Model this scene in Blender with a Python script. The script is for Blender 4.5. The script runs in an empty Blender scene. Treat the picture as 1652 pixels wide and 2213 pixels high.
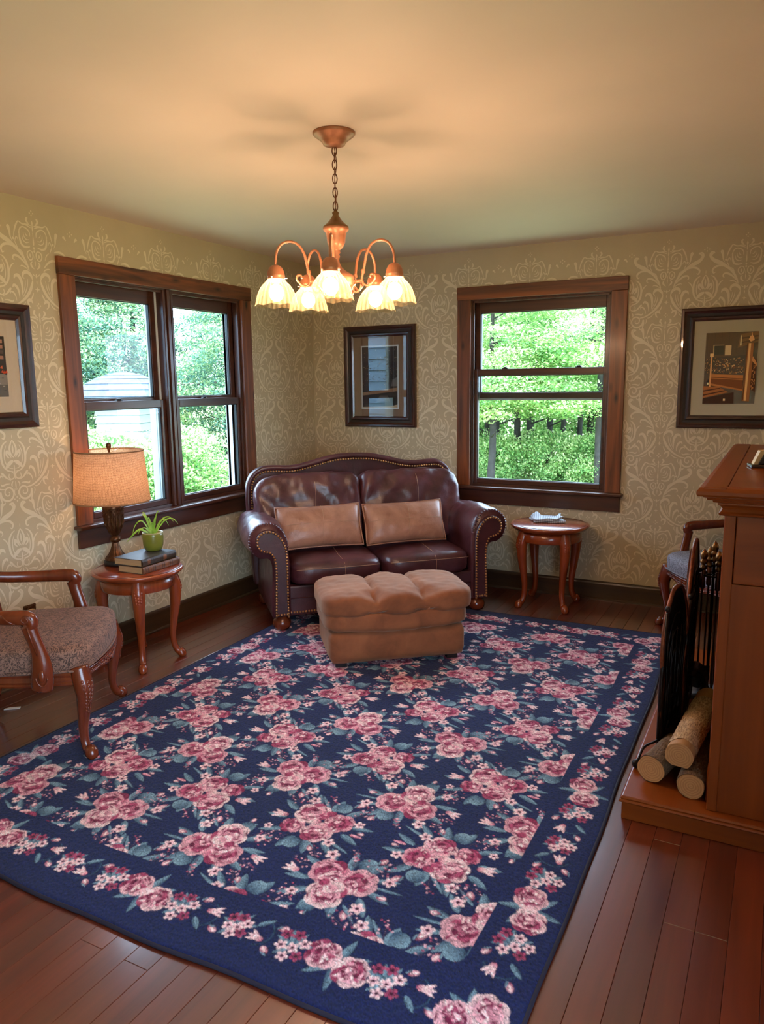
import bpy, bmesh, math, random
import numpy as np
from mathutils import Vector, Matrix, noise as mnoise
random.seed(7); np.random.seed(7)
sc = bpy.context.scene
COL = sc.collection
PI = math.pi

# ------------------------------------------------------------------ camera, world, sun, exposure
FPX, YAW, PITCH, ROLL = 1630.37, -0.4878, -0.1676, -0.0119
CAM = Vector((3.4008, -5.2517, 1.5074))
cd = bpy.data.cameras.new('camera'); cam = bpy.data.objects.new('camera', cd); COL.objects.link(cam)
cd.sensor_fit = 'VERTICAL'; cd.sensor_height = 24.0; cd.lens = FPX / 2213 * 24.0
cd.clip_start = 0.05; cd.clip_end = 200
_f = Vector((math.sin(YAW)*math.cos(PITCH), math.cos(YAW)*math.cos(PITCH), math.sin(PITCH)))
_r = Vector((math.cos(YAW), -math.sin(YAW), 0)); _u = _r.cross(_f)
_r2 = _r*math.cos(ROLL) + _u*math.sin(ROLL); _u2 = -_r*math.sin(ROLL) + _u*math.cos(ROLL)
M = Matrix((_r2, _u2, -_f)).transposed().to_4x4(); M.translation = CAM
cam.matrix_world = M
sc.camera = cam
sc.view_settings.view_transform = 'Standard'; sc.view_settings.look = 'None'
sc.view_settings.gamma = 1.0; sc.view_settings.use_curve_mapping = False
sc.view_settings.exposure = 0.0
sc.cycles.use_denoising = True
sc.cycles.max_bounces = 7; sc.cycles.diffuse_bounces = 4; sc.cycles.glossy_bounces = 3
sc.cycles.transmission_bounces = 4; sc.cycles.transparent_max_bounces = 12
sc.cycles.sample_clamp_indirect = 6.0; sc.cycles.caustics_reflective = False; sc.cycles.caustics_refractive = False
sc.cycles.blur_glossy = 0.5

world = bpy.data.worlds.new('sky'); sc.world = world; world.use_nodes = True
wn = world.node_tree.nodes; wl = world.node_tree.links
bg = wn['Background']
WORLD_STRENGTH = 14.5
bg.inputs['Color'].default_value = (0.60, 0.76, 1.0, 1); bg.inputs['Strength'].default_value = WORLD_STRENGTH
try: world.cycles.sampling_method = 'NONE' if False else 'AUTOMATIC'
except Exception: pass

def sun(name, frm, energy, angle, col):
    l = bpy.data.lights.new(name, 'SUN'); l.energy = energy; l.angle = math.radians(angle); l.color = col
    o = bpy.data.objects.new(name, l); COL.objects.link(o)
    o.rotation_euler = Vector(frm).to_track_quat('Z', 'Y').to_euler()
    return o
sun('sun', (0.03, -0.8, 0.95), 8.5, 1.0, (1.0, 0.95, 0.86))

# ------------------------------------------------------------------ helpers
def lin(c):
    return tuple(((v/255)/12.92 if v/255 <= 0.04045 else ((v/255+0.055)/1.055)**2.4) for v in c)
def rgba(c): return (*lin(c), 1.0)

class NT:
    def __init__(s, name):
        s.m = bpy.data.materials.new(name); s.m.use_nodes = True
        s.n = s.m.node_tree.nodes; s.l = s.m.node_tree.links
        s.b = s.n['Principled BSDF']; s.out = s.n['Material Output']
    def add(s, t, **kw):
        nd = s.n.new(t)
        for k, v in kw.items():
            if k.startswith('i_'):
                nd.inputs[k[2:].replace('_', ' ')].default_value = v
            else: setattr(nd, k, v)
        return nd
    def coord(s, scale=(1, 1, 1), kind='Object', rot=(0, 0, 0)):
        tc = s.add('ShaderNodeTexCoord'); mp = s.add('ShaderNodeMapping')
        mp.inputs['Scale'].default_value = scale; mp.inputs['Rotation'].default_value = rot
        s.l.new(tc.outputs[kind], mp.inputs['Vector']); return mp.outputs['Vector']
    def noise(s, vec, scale=5, detail=4, rough=0.5, dist=0.0):
        nd = s.add('ShaderNodeTexNoise'); nd.inputs['Scale'].default_value = scale
        nd.inputs['Detail'].default_value = detail; nd.inputs['Roughness'].default_value = rough
        nd.inputs['Distortion'].default_value = dist
        s.l.new(vec, nd.inputs['Vector']); return nd.outputs['Fac']
    def ramp(s, fac, stops):
        nd = s.add('ShaderNodeValToRGB'); e = nd.color_ramp.elements
        while len(e) < len(stops): e.new(0.5)
        for i, (p, c) in enumerate(stops):
            e[i].position = p; e[i].color = c if len(c) == 4 else (*c, 1)
        s.l.new(fac, nd.inputs['Fac']); return nd.outputs['Color']
    def mix(s, fac, a, b, mode='MIX'):
        nd = s.add('ShaderNodeMix', data_type='RGBA', blend_type=mode)
        for idx, v in ((0, fac), (6, a), (7, b)):
            if hasattr(v, 'links'): s.l.new(v, nd.inputs[idx])
            else: nd.inputs[idx].default_value = v
        return nd.outputs[2]
    def math(s, op, a, b=0.0, c=0.0):
        nd = s.add('ShaderNodeMath', operation=op)
        for i, v in enumerate((a, b, c)):
            if hasattr(v, 'links'): s.l.new(v, nd.inputs[i])
            else: nd.inputs[i].default_value = v
        return nd.outputs[0]
    def bump(s, h, strength=0.2, dist=0.01):
        nd = s.add('ShaderNodeBump'); nd.inputs['Strength'].default_value = strength
        nd.inputs['Distance'].default_value = dist
        s.l.new(h, nd.inputs['Height']); s.l.new(nd.outputs['Normal'], s.b.inputs['Normal'])
    def set(s, **kw):
        for k, v in kw.items():
            k = k.replace('_', ' ')
            if hasattr(v, 'links'): s.l.new(v, s.b.inputs[k])
            else: s.b.inputs[k].default_value = v
        return s

def plain(name, c, rough=0.5, metal=0.0, var=0.12, scale=12, bump=0.0, spec=0.5, coat=0.0, kind='Object'):
    t = NT(name); v = t.coord(kind=kind)
    f = t.noise(v, scale, 4, 0.6)
    a = tuple(x*(1-var) for x in lin(c)); b = tuple(min(1, x*(1+var)) for x in lin(c))
    t.set(Base_Color=t.ramp(f, [(0.3, a), (0.7, b)]), Roughness=rough, Metallic=metal)
    t.b.inputs['Specular IOR Level'].default_value = spec
    t.b.inputs['Coat Weight'].default_value = coat
    if bump: t.bump(t.noise(v, scale*8, 3), bump, 0.004)
    return t.m

def wood(name, dark, light, axis=0, scale=1.0, rough=0.35, coat=0.25, knots=0.0, depth=None, rand=0.0, contrast=1.0, bump=0.06):
    t = NT(name)
    s = [22*scale]*3; s[axis] = 1.3*scale
    v = t.coord(tuple(s))
    if rand:
        oi = t.add('ShaderNodeObjectInfo')
        va = t.add('ShaderNodeVectorMath', operation='ADD'); cb = t.add('ShaderNodeCombineXYZ')
        mu = t.math('MULTIPLY', oi.outputs['Random'], 37.0)
        for i in range(3): t.l.new(mu, cb.inputs[i])
        t.l.new(v, va.inputs[0]); t.l.new(cb.outputs[0], va.inputs[1]); v = va.outputs[0]
    f = t.noise(v, 1.0, 6, 0.6, 0.6)
    f2 = t.noise(v, 0.22, 3, 0.5, 1.2)
    ff = t.math('ADD', t.math('MULTIPLY', f, 0.6), t.math('MULTIPLY', f2, 0.4))
    w = 0.18/contrast
    col = t.ramp(ff, [(0.5-w, lin(dark)), (0.5, tuple((a+b)/2 for a, b in zip(lin(dark), lin(light)))), (0.5+w, lin(light))])
    if rand:
        hs = t.add('ShaderNodeHueSaturation'); t.l.new(col, hs.inputs['Color'])
        t.l.new(t.math('ADD', t.math('MULTIPLY', oi.outputs['Random'], rand*2), 1-rand), hs.inputs['Value']); col = hs.outputs['Color']
    if knots:
        kv = t.coord(tuple(0.0 if i == depth else (11.0 if i != axis else 4.2) for i in range(3)))
        vo = t.add('ShaderNodeTexVoronoi'); vo.inputs['Scale'].default_value = 1.0; t.l.new(kv, vo.inputs['Vector'])
        kf = t.ramp(vo.outputs['Distance'], [(0.07, (1, 1, 1)), (0.13, (0.5, 0.5, 0.5)), (0.22, (0, 0, 0))])
        col = t.mix(t.math('MULTIPLY', kf, knots), col, (*[x*0.25 for x in lin(dark)], 1))
    t.set(Base_Color=col, Roughness=rough)
    t.b.inputs['Coat Weight'].default_value = coat; t.b.inputs['Coat Roughness'].default_value = 0.15
    if bump: t.bump(f, bump, 0.003)
    return t.m

class MB:
    """collects quads/ngons, builds one mesh object"""
    def __init__(s): s.v = []; s.f = []; s.sm = []
    def add(s, vs, fs, smooth=False, M=None):
        o = len(s.v)
        s.v += [tuple(M @ Vector(p)) for p in vs] if M else [tuple(p) for p in vs]
        s.f += [tuple(i+o for i in f) for f in fs]; s.sm += [smooth]*len(fs)
        return s
    def box(s, a, b, M=None):
        x0, y0, z0 = a; x1, y1, z1 = b
        if x0 > x1: x0, x1 = x1, x0
        if y0 > y1: y0, y1 = y1, y0
        if z0 > z1: z0, z1 = z1, z0
        return s.add([(x0,y0,z0),(x1,y0,z0),(x1,y1,z0),(x0,y1,z0),(x0,y0,z1),(x1,y0,z1),(x1,y1,z1),(x0,y1,z1)],
                     [(0,3,2,1),(4,5,6,7),(0,1,5,4),(1,2,6,5),(2,3,7,6),(3,0,4,7)], M=M)
    def lathe(s, prof, n=32, cx=0, cy=0, mod=None, smooth=True, M=None, cap=True):
        vs = []; fs = []
        for i, (r, z) in enumerate(prof):
            for k in range(n):
                a = 2*PI*k/n; rr = r*(mod(a, i, z) if mod else 1)
                vs.append((cx+rr*math.cos(a), cy+rr*math.sin(a), z))
        for i in range(len(prof)-1):
            for k in range(n):
                k2 = (k+1) % n
                fs.append((i*n+k, i*n+k2, (i+1)*n+k2, (i+1)*n+k))
        if cap:
            fs.append(tuple(range(n-1, -1, -1))); fs.append(tuple((len(prof)-1)*n+k for k in range(n)))
        return s.add(vs, fs, smooth, M)
    def tube(s, pts, rad, n=10, cap=True, M=None, closed=False, flat=None, up=None):
        """pts list of 3-vectors, rad number or list; flat=(a,b) scales the section"""
        P = [Vector(p) for p in pts]; m = len(P)
        R = [rad]*m if not hasattr(rad, '__len__') else list(rad)
        vs = []; fs = []; ref = None
        for i in range(m):
            if closed: t = (P[(i+1) % m]-P[i-1])
            else: t = P[min(i+1, m-1)]-P[max(i-1, 0)]
            t = t.normalized() if t.length > 1e-9 else Vector((0, 0, 1))
            if up is not None:
                ref = Vector(up) - t*Vector(up).dot(t); ref.normalize()
            elif ref is None:
                a = Vector((0, 0, 1)) if abs(t.z) < 0.9 else Vector((1, 0, 0))
                ref = (a - t*a.dot(t)).normalized()
            else:
                ref = (ref - t*ref.dot(t)); ref = ref.normalized() if ref.length > 1e-6 else Vector((1, 0, 0))
            b = t.cross(ref); fa, fb = flat or (1, 1)
            for k in range(n):
                a = 2*PI*k/n
                vs.append(P[i] + ref*math.cos(a)*R[i]*fa + b*math.sin(a)*R[i]*fb)
        for i in range(m if closed else m-1):
            j = (i+1) % m
            for k in range(n):
                k2 = (k+1) % n
                fs.append((i*n+k, i*n+k2, j*n+k2, j*n+k))
        if cap and not closed:
            fs.append(tuple(range(n-1, -1, -1))); fs.append(tuple((m-1)*n+k for k in range(n)))
        return s.add(vs, fs, True, M)
    def ball(s, c, r, n=10, m=6, sc_=(1, 1, 1), M=None):
        vs = [(c[0], c[1], c[2]-r*sc_[2])]; fs = []
        for i in range(1, m):
            ph = -PI/2+PI*i/m
            for k in range(n):
                a = 2*PI*k/n
                vs.append((c[0]+r*sc_[0]*math.cos(ph)*math.cos(a), c[1]+r*sc_[1]*math.cos(ph)*math.sin(a), c[2]+r*sc_[2]*math.sin(ph)))
        vs.append((c[0], c[1], c[2]+r*sc_[2])); T = len(vs)-1
        for k in range(n):
            k2 = (k+1) % n
            fs.append((0, 1+k2, 1+k)); fs.append((T, 1+(m-2)*n+k, 1+(m-2)*n+k2))
            for i in range(m-2):
                fs.append((1+i*n+k, 1+i*n+k2, 1+(i+1)*n+k2, 1+(i+1)*n+k))
        return s.add(vs, fs, True, M)
    def prism(s, outline, y0, y1, M=None, smooth=False):
        """outline in (x,z), extruded along y"""
        n = len(outline)
        vs = [(x, y0, z) for x, z in outline]+[(x, y1, z) for x, z in outline]
        fs = [tuple(range(n)), tuple(range(2*n-1, n-1, -1))]
        o = len(s.v)
        s.add(vs, fs, False, M)
        s.f += [tuple(o+i for i in (k, k+n, (k+1) % n+n, (k+1) % n)) for k in range(n)]; s.sm += [smooth]*n
        return s
    def build(s, name, mat=None, parent=None, bevel=0.0, seg=2, label=None, stuff=False, subsurf=0, weld=False):
        me = bpy.data.meshes.new(name); me.from_pydata(s.v, [], s.f)
        me.polygons.foreach_set('use_smooth', s.sm)
        bm = bmesh.new(); bm.from_mesh(me)
        if weld: bmesh.ops.remove_doubles(bm, verts=bm.verts, dist=1e-5)
        bmesh.ops.recalc_face_normals(bm, faces=bm.faces); bm.to_mesh(me); bm.free()
        if mat: me.materials.append(mat)
        me.update()
        o = bpy.data.objects.new(name, me); COL.objects.link(o)
        if parent: o.parent = parent
        if bevel:
            b = o.modifiers.new('bevel', 'BEVEL'); b.width = bevel; b.segments = seg; b.limit_method = 'ANGLE'; b.angle_limit = math.radians(35)
            b.harden_normals = False
        if subsurf:
            m_ = o.modifiers.new('sub', 'SUBSURF'); m_.levels = subsurf; m_.render_levels = subsurf
        if label: o['label'] = label
        if stuff: o['kind'] = 'stuff'
        return o

def empty(name, loc=(0, 0, 0), rz=0, label=None, cat=None, group=None, kind=None, scale=1.0):
    o = bpy.data.objects.new(name, None); COL.objects.link(o); o.location = loc; o.rotation_euler = (0, 0, rz)
    o.empty_display_size = 0.05
    if scale != 1.0: o.scale = (scale,)*3
    if label: o['label'] = label
    if cat: o['category'] = cat
    if group: o['group'] = group
    if kind: o['kind'] = kind
    return o
def tag(o, label, cat, group=None):
    o['label'] = label; o['category'] = cat
    if group: o['group'] = group
    return o
def copy_tree(o, parent=None, label=None):
    c = o.copy(); COL.objects.link(c); c.parent = parent
    if label: c['label'] = label
    for ch in list(o.children): copy_tree(ch, c)
    return c
def cr(pts, k=6, closed=False):
    """catmull-rom through n-tuples"""
    P = [np.array(p, float) for p in pts]; out = []; n = len(P)
    rng = range(n) if closed else range(n-1)
    for i in rng:
        p0 = P[(i-1) % n] if closed or i > 0 else 2*P[0]-P[1]
        p1 = P[i]; p2 = P[(i+1) % n]
        p3 = P[(i+2) % n] if closed or i < n-2 else 2*P[n-1]-P[n-2]
        for j in range(k):
            t = j/k
            out.append(0.5*((2*p1)+(-p0+p2)*t+(2*p0-5*p1+4*p2-p3)*t*t+(-p0+3*p1-3*p2+p3)*t**3))
    if not closed: out.append(P[-1])
    return out
def T(x, y, z, rz=0, rx=0, ry=0, s=1):
    return Matrix.Translation((x, y, z)) @ Matrix.Rotation(rz, 4, 'Z') @ Matrix.Rotation(ry, 4, 'Y') @ Matrix.Rotation(rx, 4, 'X') @ Matrix.Scale(s, 4)

def puff(w, d, h, p=4.0, seg=14, bx=0.0, by=0.0, bz=0.0, wr=0.0, wf=6.0, seed=0.0, fn=None):
    """rounded cushion centred at origin: half-size w/2 d/2 h/2, bulges, wrinkles"""
    vs = {}; V = []; F = []
    def idx(c):
        k = (round(c[0], 5), round(c[1], 5), round(c[2], 5))
        if k not in vs: vs[k] = len(V); V.append(k)
        return vs[k]
    L = [-1+2*i/seg for i in range(seg+1)]
    hs = max(4, int(seg*min(1, h/min(w, d))*1.2)); Lh = [-1+2*i/hs for i in range(hs+1)]
    for sgn in (-1, 1):
        for i in range(seg):
            for j in range(seg):
                q = [(L[i], L[j], sgn), (L[i+1], L[j], sgn), (L[i+1], L[j+1], sgn), (L[i], L[j+1], sgn)]
                F.append([idx(c) for c in (q if sgn > 0 else q[::-1])])
        for i in range(seg):
            for j in range(hs):
                q = [(L[i], sgn, Lh[j]), (L[i+1], sgn, Lh[j]), (L[i+1], sgn, Lh[j+1]), (L[i], sgn, Lh[j+1])]
                F.append([idx(c) for c in (q if sgn < 0 else q[::-1])])
                q = [(sgn, L[i], Lh[j]), (sgn, L[i+1], Lh[j]), (sgn, L[i+1], Lh[j+1]), (sgn, L[i], Lh[j+1])]
                F.append([idx(c) for c in (q if sgn > 0 else q[::-1])])
    out = []
    for x, y, z in V:
        r = (abs(x)**p+abs(y)**p+abs(z)**p)**(1/p)
        X, Y, Z = x/r, y/r, z/r
        Z2 = Z*(1+bz*(1-X*X)*(1-Y*Y)); X2 = X*(1+bx*(1-Z*Z)*(1-Y*Y)); Y2 = Y*(1+by*(1-Z*Z)*(1-X*X))
        P = Vector((X2*w/2, Y2*d/2, Z2*h/2))
        if wr:
            N = Vector((X/w, Y/d, Z/h)).normalized()
            q = Vector((P.x*wf, P.y*wf, P.z*wf*0.6+seed))
            n1 = mnoise.noise(q+Vector((seed, 0, 0))); n2 = mnoise.noise(q*2.3+Vector((0, seed*2, 0)))
            rid = 1-abs(mnoise.noise(q*1.4+Vector((5, seed, 3))))*2.2
            P += N*wr*(0.6*n1+0.35*n2+0.5*max(0, rid-0.55))
        if fn: P = Vector(fn(P, (X, Y, Z)))
        out.append(P)
    return out, F
LAMP_E, CHAN_E = 76.0, 250.0      # lamp filament glow strengths
# ------------------------------------------------------------------ materials
M_wall = plain('wallpaper_ground', (198, 180, 146), 0.62, var=0.05, scale=3)
M_damask = plain('wallpaper_print', (226, 211, 180), 0.5, var=0.05, scale=3)
M_ceil = plain('ceiling_plaster', (236, 216, 196), 0.7, var=0.02, scale=2, bump=0.03)
M_plain = plain('plain_wall_paint', (178, 156, 118), 0.7, var=0.03, scale=2)
M_trim = {(a, d): wood('casing_pine_%d%d' % (a, d), (58, 28, 14), (150, 82, 40), a, 1.0, 0.38, 0.15, knots=0.95, depth=d, contrast=1.35) for a, d in ((0, 1), (2, 1), (1, 0), (2, 0))}
M_dtrim = {a: wood('sash_wood_%d' % a, (46, 22, 14), (92, 48, 27), a, 1.0, 0.36, 0.25) for a in (0, 1, 2)}
M_base = {a: wood('baseboard_wood_%d' % a, (44, 27, 14), (76, 50, 26), a, 0.8, 0.4, 0.2) for a in (0, 1)}
M_cherry = wood('cherry_wood', (92, 33, 14), (168, 74, 32), 2, 1.0, 0.26, 0.5, contrast=0.8, bump=0.03)
M_cherry_top = wood('cherry_top', (110, 42, 22), (176, 84, 46), 0, 0.8, 0.2, 0.6, contrast=0.8, bump=0.02)
M_chair = wood('chair_walnut', (70, 24, 11), (132, 55, 24), 2, 1.0, 0.25, 0.5, contrast=0.8, bump=0.03)
M_oak = {a: wood('mantel_oak_%d' % a, (100, 40, 10), (150, 72, 22), a, 0.55, 0.33, 0.35, contrast=0.75) for a in (0, 1, 2)}
for _m in M_oak.values():
    _m.node_tree.nodes['Principled BSDF'].inputs['Coat Weight'].default_value = .1; _m.node_tree.nodes['Principled BSDF'].inputs['Specular IOR Level'].default_value = .3
M_plank = wood('floor_board', (66, 21, 10), (120, 46, 22), 1, 0.9, 0.33, 1.0, rand=0.16, contrast=0.75, bump=0.05)
M_frame = plain('picture_frame_mahogany', (58, 22, 15), 0.28, var=0.35, scale=20, coat=0.5)
M_frame_in = plain('frame_dark_inlay', (34, 20, 16), 0.4, var=0.5, scale=60, bump=0.5)
M_brass = plain('aged_brass_nail', (190, 140, 92), 0.32, metal=0.9, var=0.25, scale=60)
M_copper = plain('chandelier_copper', (172, 112, 78), 0.42, metal=0.35, var=0.15, scale=30)
M_bronze = plain('bronze_lamp', (96, 64, 42), 0.33, metal=0.75, var=0.45, scale=45)
M_iron = plain('black_iron', (26, 20, 18), 0.36, metal=0.6, var=0.3, scale=20)
M_rust = plain('coppered_iron_edge', (112, 58, 32), 0.42, metal=0.6, var=0.4, scale=40)
M_black = plain('black_plastic', (18, 16, 16), 0.4)
M_white = plain('white_vinyl', (222, 230, 235), 0.4, var=0.02)
M_dark = plain('dark_void', (10, 8, 7), 0.8)

def leather(name, c, c2, rough=0.34, coat=0.3):
    t = NT(name); v = t.coord()
    f = t.noise(v, 5, 5, 0.65, 0.4)
    t.set(Base_Color=t.ramp(f, [(0.33, lin(c)), (0.68, lin(c2))]),
          Roughness=t.ramp(t.noise(v, 14, 3), [(0.3, (rough-.08,)*3), (0.7, (rough+.1,)*3)]))
    t.b.inputs['Coat Weight'].default_value = coat; t.b.inputs['Coat Roughness'].default_value = 0.28
    vo = t.add('ShaderNodeTexVoronoi'); vo.inputs['Scale'].default_value = 130; t.l.new(v, vo.inputs['Vector'])
    h = t.math('ADD', t.math('MULTIPLY', vo.outputs['Distance'], 0.5), t.math('MULTIPLY', t.noise(v, 26, 5, 0.7), 1.5))
    t.bump(h, 0.22, 0.004); return t.m
M_leather = leather('burgundy_leather', (60, 28, 34), (98, 52, 58), 0.36, 0.35)
M_leather_d = leather('dark_leather_panel', (52, 22, 26), (78, 36, 40), 0.38, 0.2)
M_pillow = leather('tan_leather', (146, 96, 74), (190, 140, 116), 0.40, 0.2)
M_seam = plain('cream_seam', (176, 138, 112), 0.6, var=0.1)

def suede():
    t = NT('brown_suede'); v = t.coord()
    f = t.noise(v, 7, 5, 0.6, 0.5)
    t.set(Base_Color=t.ramp(f, [(0.3, lin((116, 64, 34))), (0.7, lin((152, 90, 54)))]), Roughness=0.85)
    t.b.inputs['Sheen Weight'].default_value = 0.35; t.b.inputs['Sheen Tint'].default_value = (1, .75, .55, 1)
    t.bump(t.noise(v, 90, 3), 0.12, 0.002); return t.m
M_suede = suede()

def brocade(name, a, b, sc_=1.0):
    t = NT(name); v = t.coord((1, 1, 1))
    f = t.noise(v, 34*sc_, 3, 0.55, 2.6)
    f2 = t.noise(v, 90*sc_, 2, 0.5, 1.0)
    m = t.math('PINGPONG', t.math('MULTIPLY', f, 5.0), 0.5)
    col = t.ramp(t.math('ADD', t.math('MULTIPLY', m, 1.6), t.math('MULTIPLY', f2, 0.25)), [(0.35, lin(a)), (0.6, lin(b))])
    t.set(Base_Color=col, Roughness=0.75); t.b.inputs['Sheen Weight'].default_value = 0.08
    t.bump(m, 0.3, 0.003); return t.m
M_broc = brocade('brown_brocade', (70, 46, 36), (142, 102, 84), .8)
M_broc_b = brocade('blue_grey_brocade', (78, 74, 84), (142, 138, 150))

def glassy(name, tr=(1, 1, 1), gloss=0.08, rough=0.0):
    m = bpy.data.materials.new(name); m.use_nodes = True; n = m.node_tree.nodes; l = m.node_tree.links
    n.remove(n['Principled BSDF'])
    t = n.new('ShaderNodeBsdfTransparent'); t.inputs[0].default_value = (*tr, 1)
    g = n.new('ShaderNodeBsdfGlossy'); g.inputs['Roughness'].default_value = rough
    fr = n.new('ShaderNodeFresnel'); fr.inputs[0].default_value = 1.45
    ad = n.new('ShaderNodeMath'); ad.operation = 'ADD'; ad.inputs[1].default_value = gloss-0.04; ad.use_clamp = True
    l.new(fr.outputs[0], ad.inputs[0])
    ge = n.new('ShaderNodeNewGeometry'); om = n.new('ShaderNodeMath'); om.operation = 'SUBTRACT'; om.inputs[0].default_value = 1; l.new(ge.outputs['Backfacing'], om.inputs[1])
    mu = n.new('ShaderNodeMath'); mu.operation = 'MULTIPLY'; l.new(ad.outputs[0], mu.inputs[0]); l.new(om.outputs[0], mu.inputs[1])
    mx = n.new('ShaderNodeMixShader'); l.new(mu.outputs[0], mx.inputs[0]); l.new(t.outputs[0], mx.inputs[1]); l.new(g.outputs[0], mx.inputs[2])
    l.new(mx.outputs[0], n['Material Output'].inputs[0]); return m
M_glass = glassy('window_glass', (0.93, 0.97, 0.97), 0.035)
M_pglass = glassy('picture_glass', (0.97, 0.97, 0.97), 0.11)

def attr_mat(name, rough=0.8, bump=0.0, sheen=0.0, spec=0.3):
    t = NT(name); a = t.add('ShaderNodeAttribute'); a.attribute_name = 'Col'
    t.set(Base_Color=a.outputs['Color'], Roughness=rough); t.b.inputs['Specular IOR Level'].default_value = spec
    t.b.inputs['Sheen Weight'].default_value = sheen
    if bump: t.bump(t.noise(t.coord(), 420, 2), bump, 0.002)
    return t.m
M_print = attr_mat('printed_paper', 0.5)

M_plank.node_tree.nodes['Principled BSDF'].inputs['Coat IOR'].default_value = 1.85
M_plank.node_tree.nodes['Principled BSDF'].inputs['Coat Roughness'].default_value = 0.15
# ------------------------------------------------------------------ the room
CE, XR, YF, TH = 2.44, 3.78, -6.3, 0.16
W1 = (-2.335, -0.92, 0.77, 2.10)      # window_1 opening in wall x=0: y0 y1 z0 z1
W2 = (1.36, 2.355, 0.77, 2.10)        # window_2 opening in wall y=0: x0 x1 z0 z1
def struct(o): o['kind'] = 'structure'; return o
b = MB(); b.box((-TH, YF, -.2), (0, W1[0], CE)).box((-TH, W1[1], -.2), (0, TH, CE)).box((-TH, W1[0], -.2), (0, W1[1], W1[2]-.034)).box((-TH, W1[0], W1[3]), (0, W1[1], CE))
wall_left = struct(b.build('wall_left', M_wall))
b = MB(); b.box((0, 0, -.2), (W2[0], TH, CE)).box((W2[1], 0, -.2), (XR+TH, TH, CE)).box((W2[0], 0, -.2), (W2[1], TH, W2[2]-.034)).box((W2[0], 0, W2[3]), (W2[1], TH, CE))
wall_back = struct(b.build('wall_back', M_wall))
OY0, OY1, OZ0, OZ1 = -6.1, -4.1, 0.12, 2.1      # opening added beside the camera, out of frame, as daylight fill
b = MB(); b.box((XR, YF, -.2), (XR+TH, OY0, CE)).box((XR, OY1, -.2), (XR+TH, 0, CE)).box((XR, OY0, -.2), (XR+TH, OY1, OZ0)).box((XR, OY0, OZ1), (XR+TH, OY1, CE)); struct(b.build('wall_right', M_wall))
b = MB(); b.box((-TH, YF-TH, -.2), (XR+TH, YF, CE)); struct(b.build('wall_front', M_plain))
b = MB(); b.box((-TH-.4, YF-TH-.4, CE), (XR+TH+.4, TH+.4, CE+.12)); struct(b.build('ceiling', M_ceil))
b = MB(); b.box((-TH, YF, -.2), (XR, TH, -.012)); floor = struct(b.build('floor', M_dark))

# floor boards, each its own object
cache = {}
def plank_obj(L, w):
    k = (round(L, 2), round(w, 3))
    if k in cache:
        o = bpy.data.objects.new('floorboard', cache[k]); COL.objects.link(o)
        return o
    m = MB(); m.box((-w/2, 0, -.018), (w/2, L, 0)); o = m.build('floorboard', None)
    bm = bmesh.new(); bm.from_mesh(o.data)
    es = [e for e in bm.edges if all(abs(v.co.z) < 1e-6 for v in e.verts)]
    bmesh.ops.bevel(bm, geom=es, offset=.0011, segments=1, affect='EDGES'); bm.to_mesh(o.data); bm.free()
    o.data.materials.append(M_plank); cache[k] = o.data
    return o
PW = 0.0837; x = 0.0; ci = 0; x0 = 3.029 - PW*36
xs = []
xx = x0
while xx < XR:
    xs.append(max(0.0, xx)); xx += PW
xs.append(XR)
rr = random.Random(5)
for a, c in zip(xs[:-1], xs[1:]):
    if c-a < 0.01: continue
    y = YF + rr.choice([.3, .7, 1.1, 1.5, 1.9]); cuts = [YF, y]
    while y < -0.5:
        y += rr.choice([1.6, 2.0, 2.4]); cuts.append(min(0, y))
    if cuts[-1] < 0: cuts.append(0)
    for p, q in zip(cuts[:-1], cuts[1:]):
        if q-p < .02: continue
        o = plank_obj(q-p-.0008, c-a-.0007); o.location = ((a+c)/2, p, -rr.random()*.0005); o.parent = floor

# baseboards with shoe moulding
def basebd(name, prof_pts, axis, a, c, parent=None):
    m = MB()
    # profile in (off, z)
    n = len(prof_pts); vs = []
    for t_ in (a, c):
        for (o_, z) in prof_pts: vs.append((o_, t_, z) if axis == 'y' else (t_, -o_, z))
    fs = [tuple(range(n)), tuple(range(2*n-1, n-1, -1))]+[(k, k+n, (k+1) % n+n, (k+1) % n) for k in range(n)]
    m.add(vs, fs); return struct(m.build(name, M_base[1 if axis == 'y' else 0]))
prof = [(0, 0), (.031, 0), (.03, .008), (.024, .014), (.019, .016), (.019, .112), (.015, .122), (.008, .128), (0, .13)]
basebd('baseboard_left', prof, 'y', YF, 0)
basebd('baseboard_back', prof, 'x', 0, XR)
m = MB(); m.box((XR-.019, -3.4, 0), (XR, -2.75, .13)).box((XR-.019, -1.0, 0), (XR, 0, .13)); struct(m.build('baseboard_right', M_base[1]))

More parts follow.
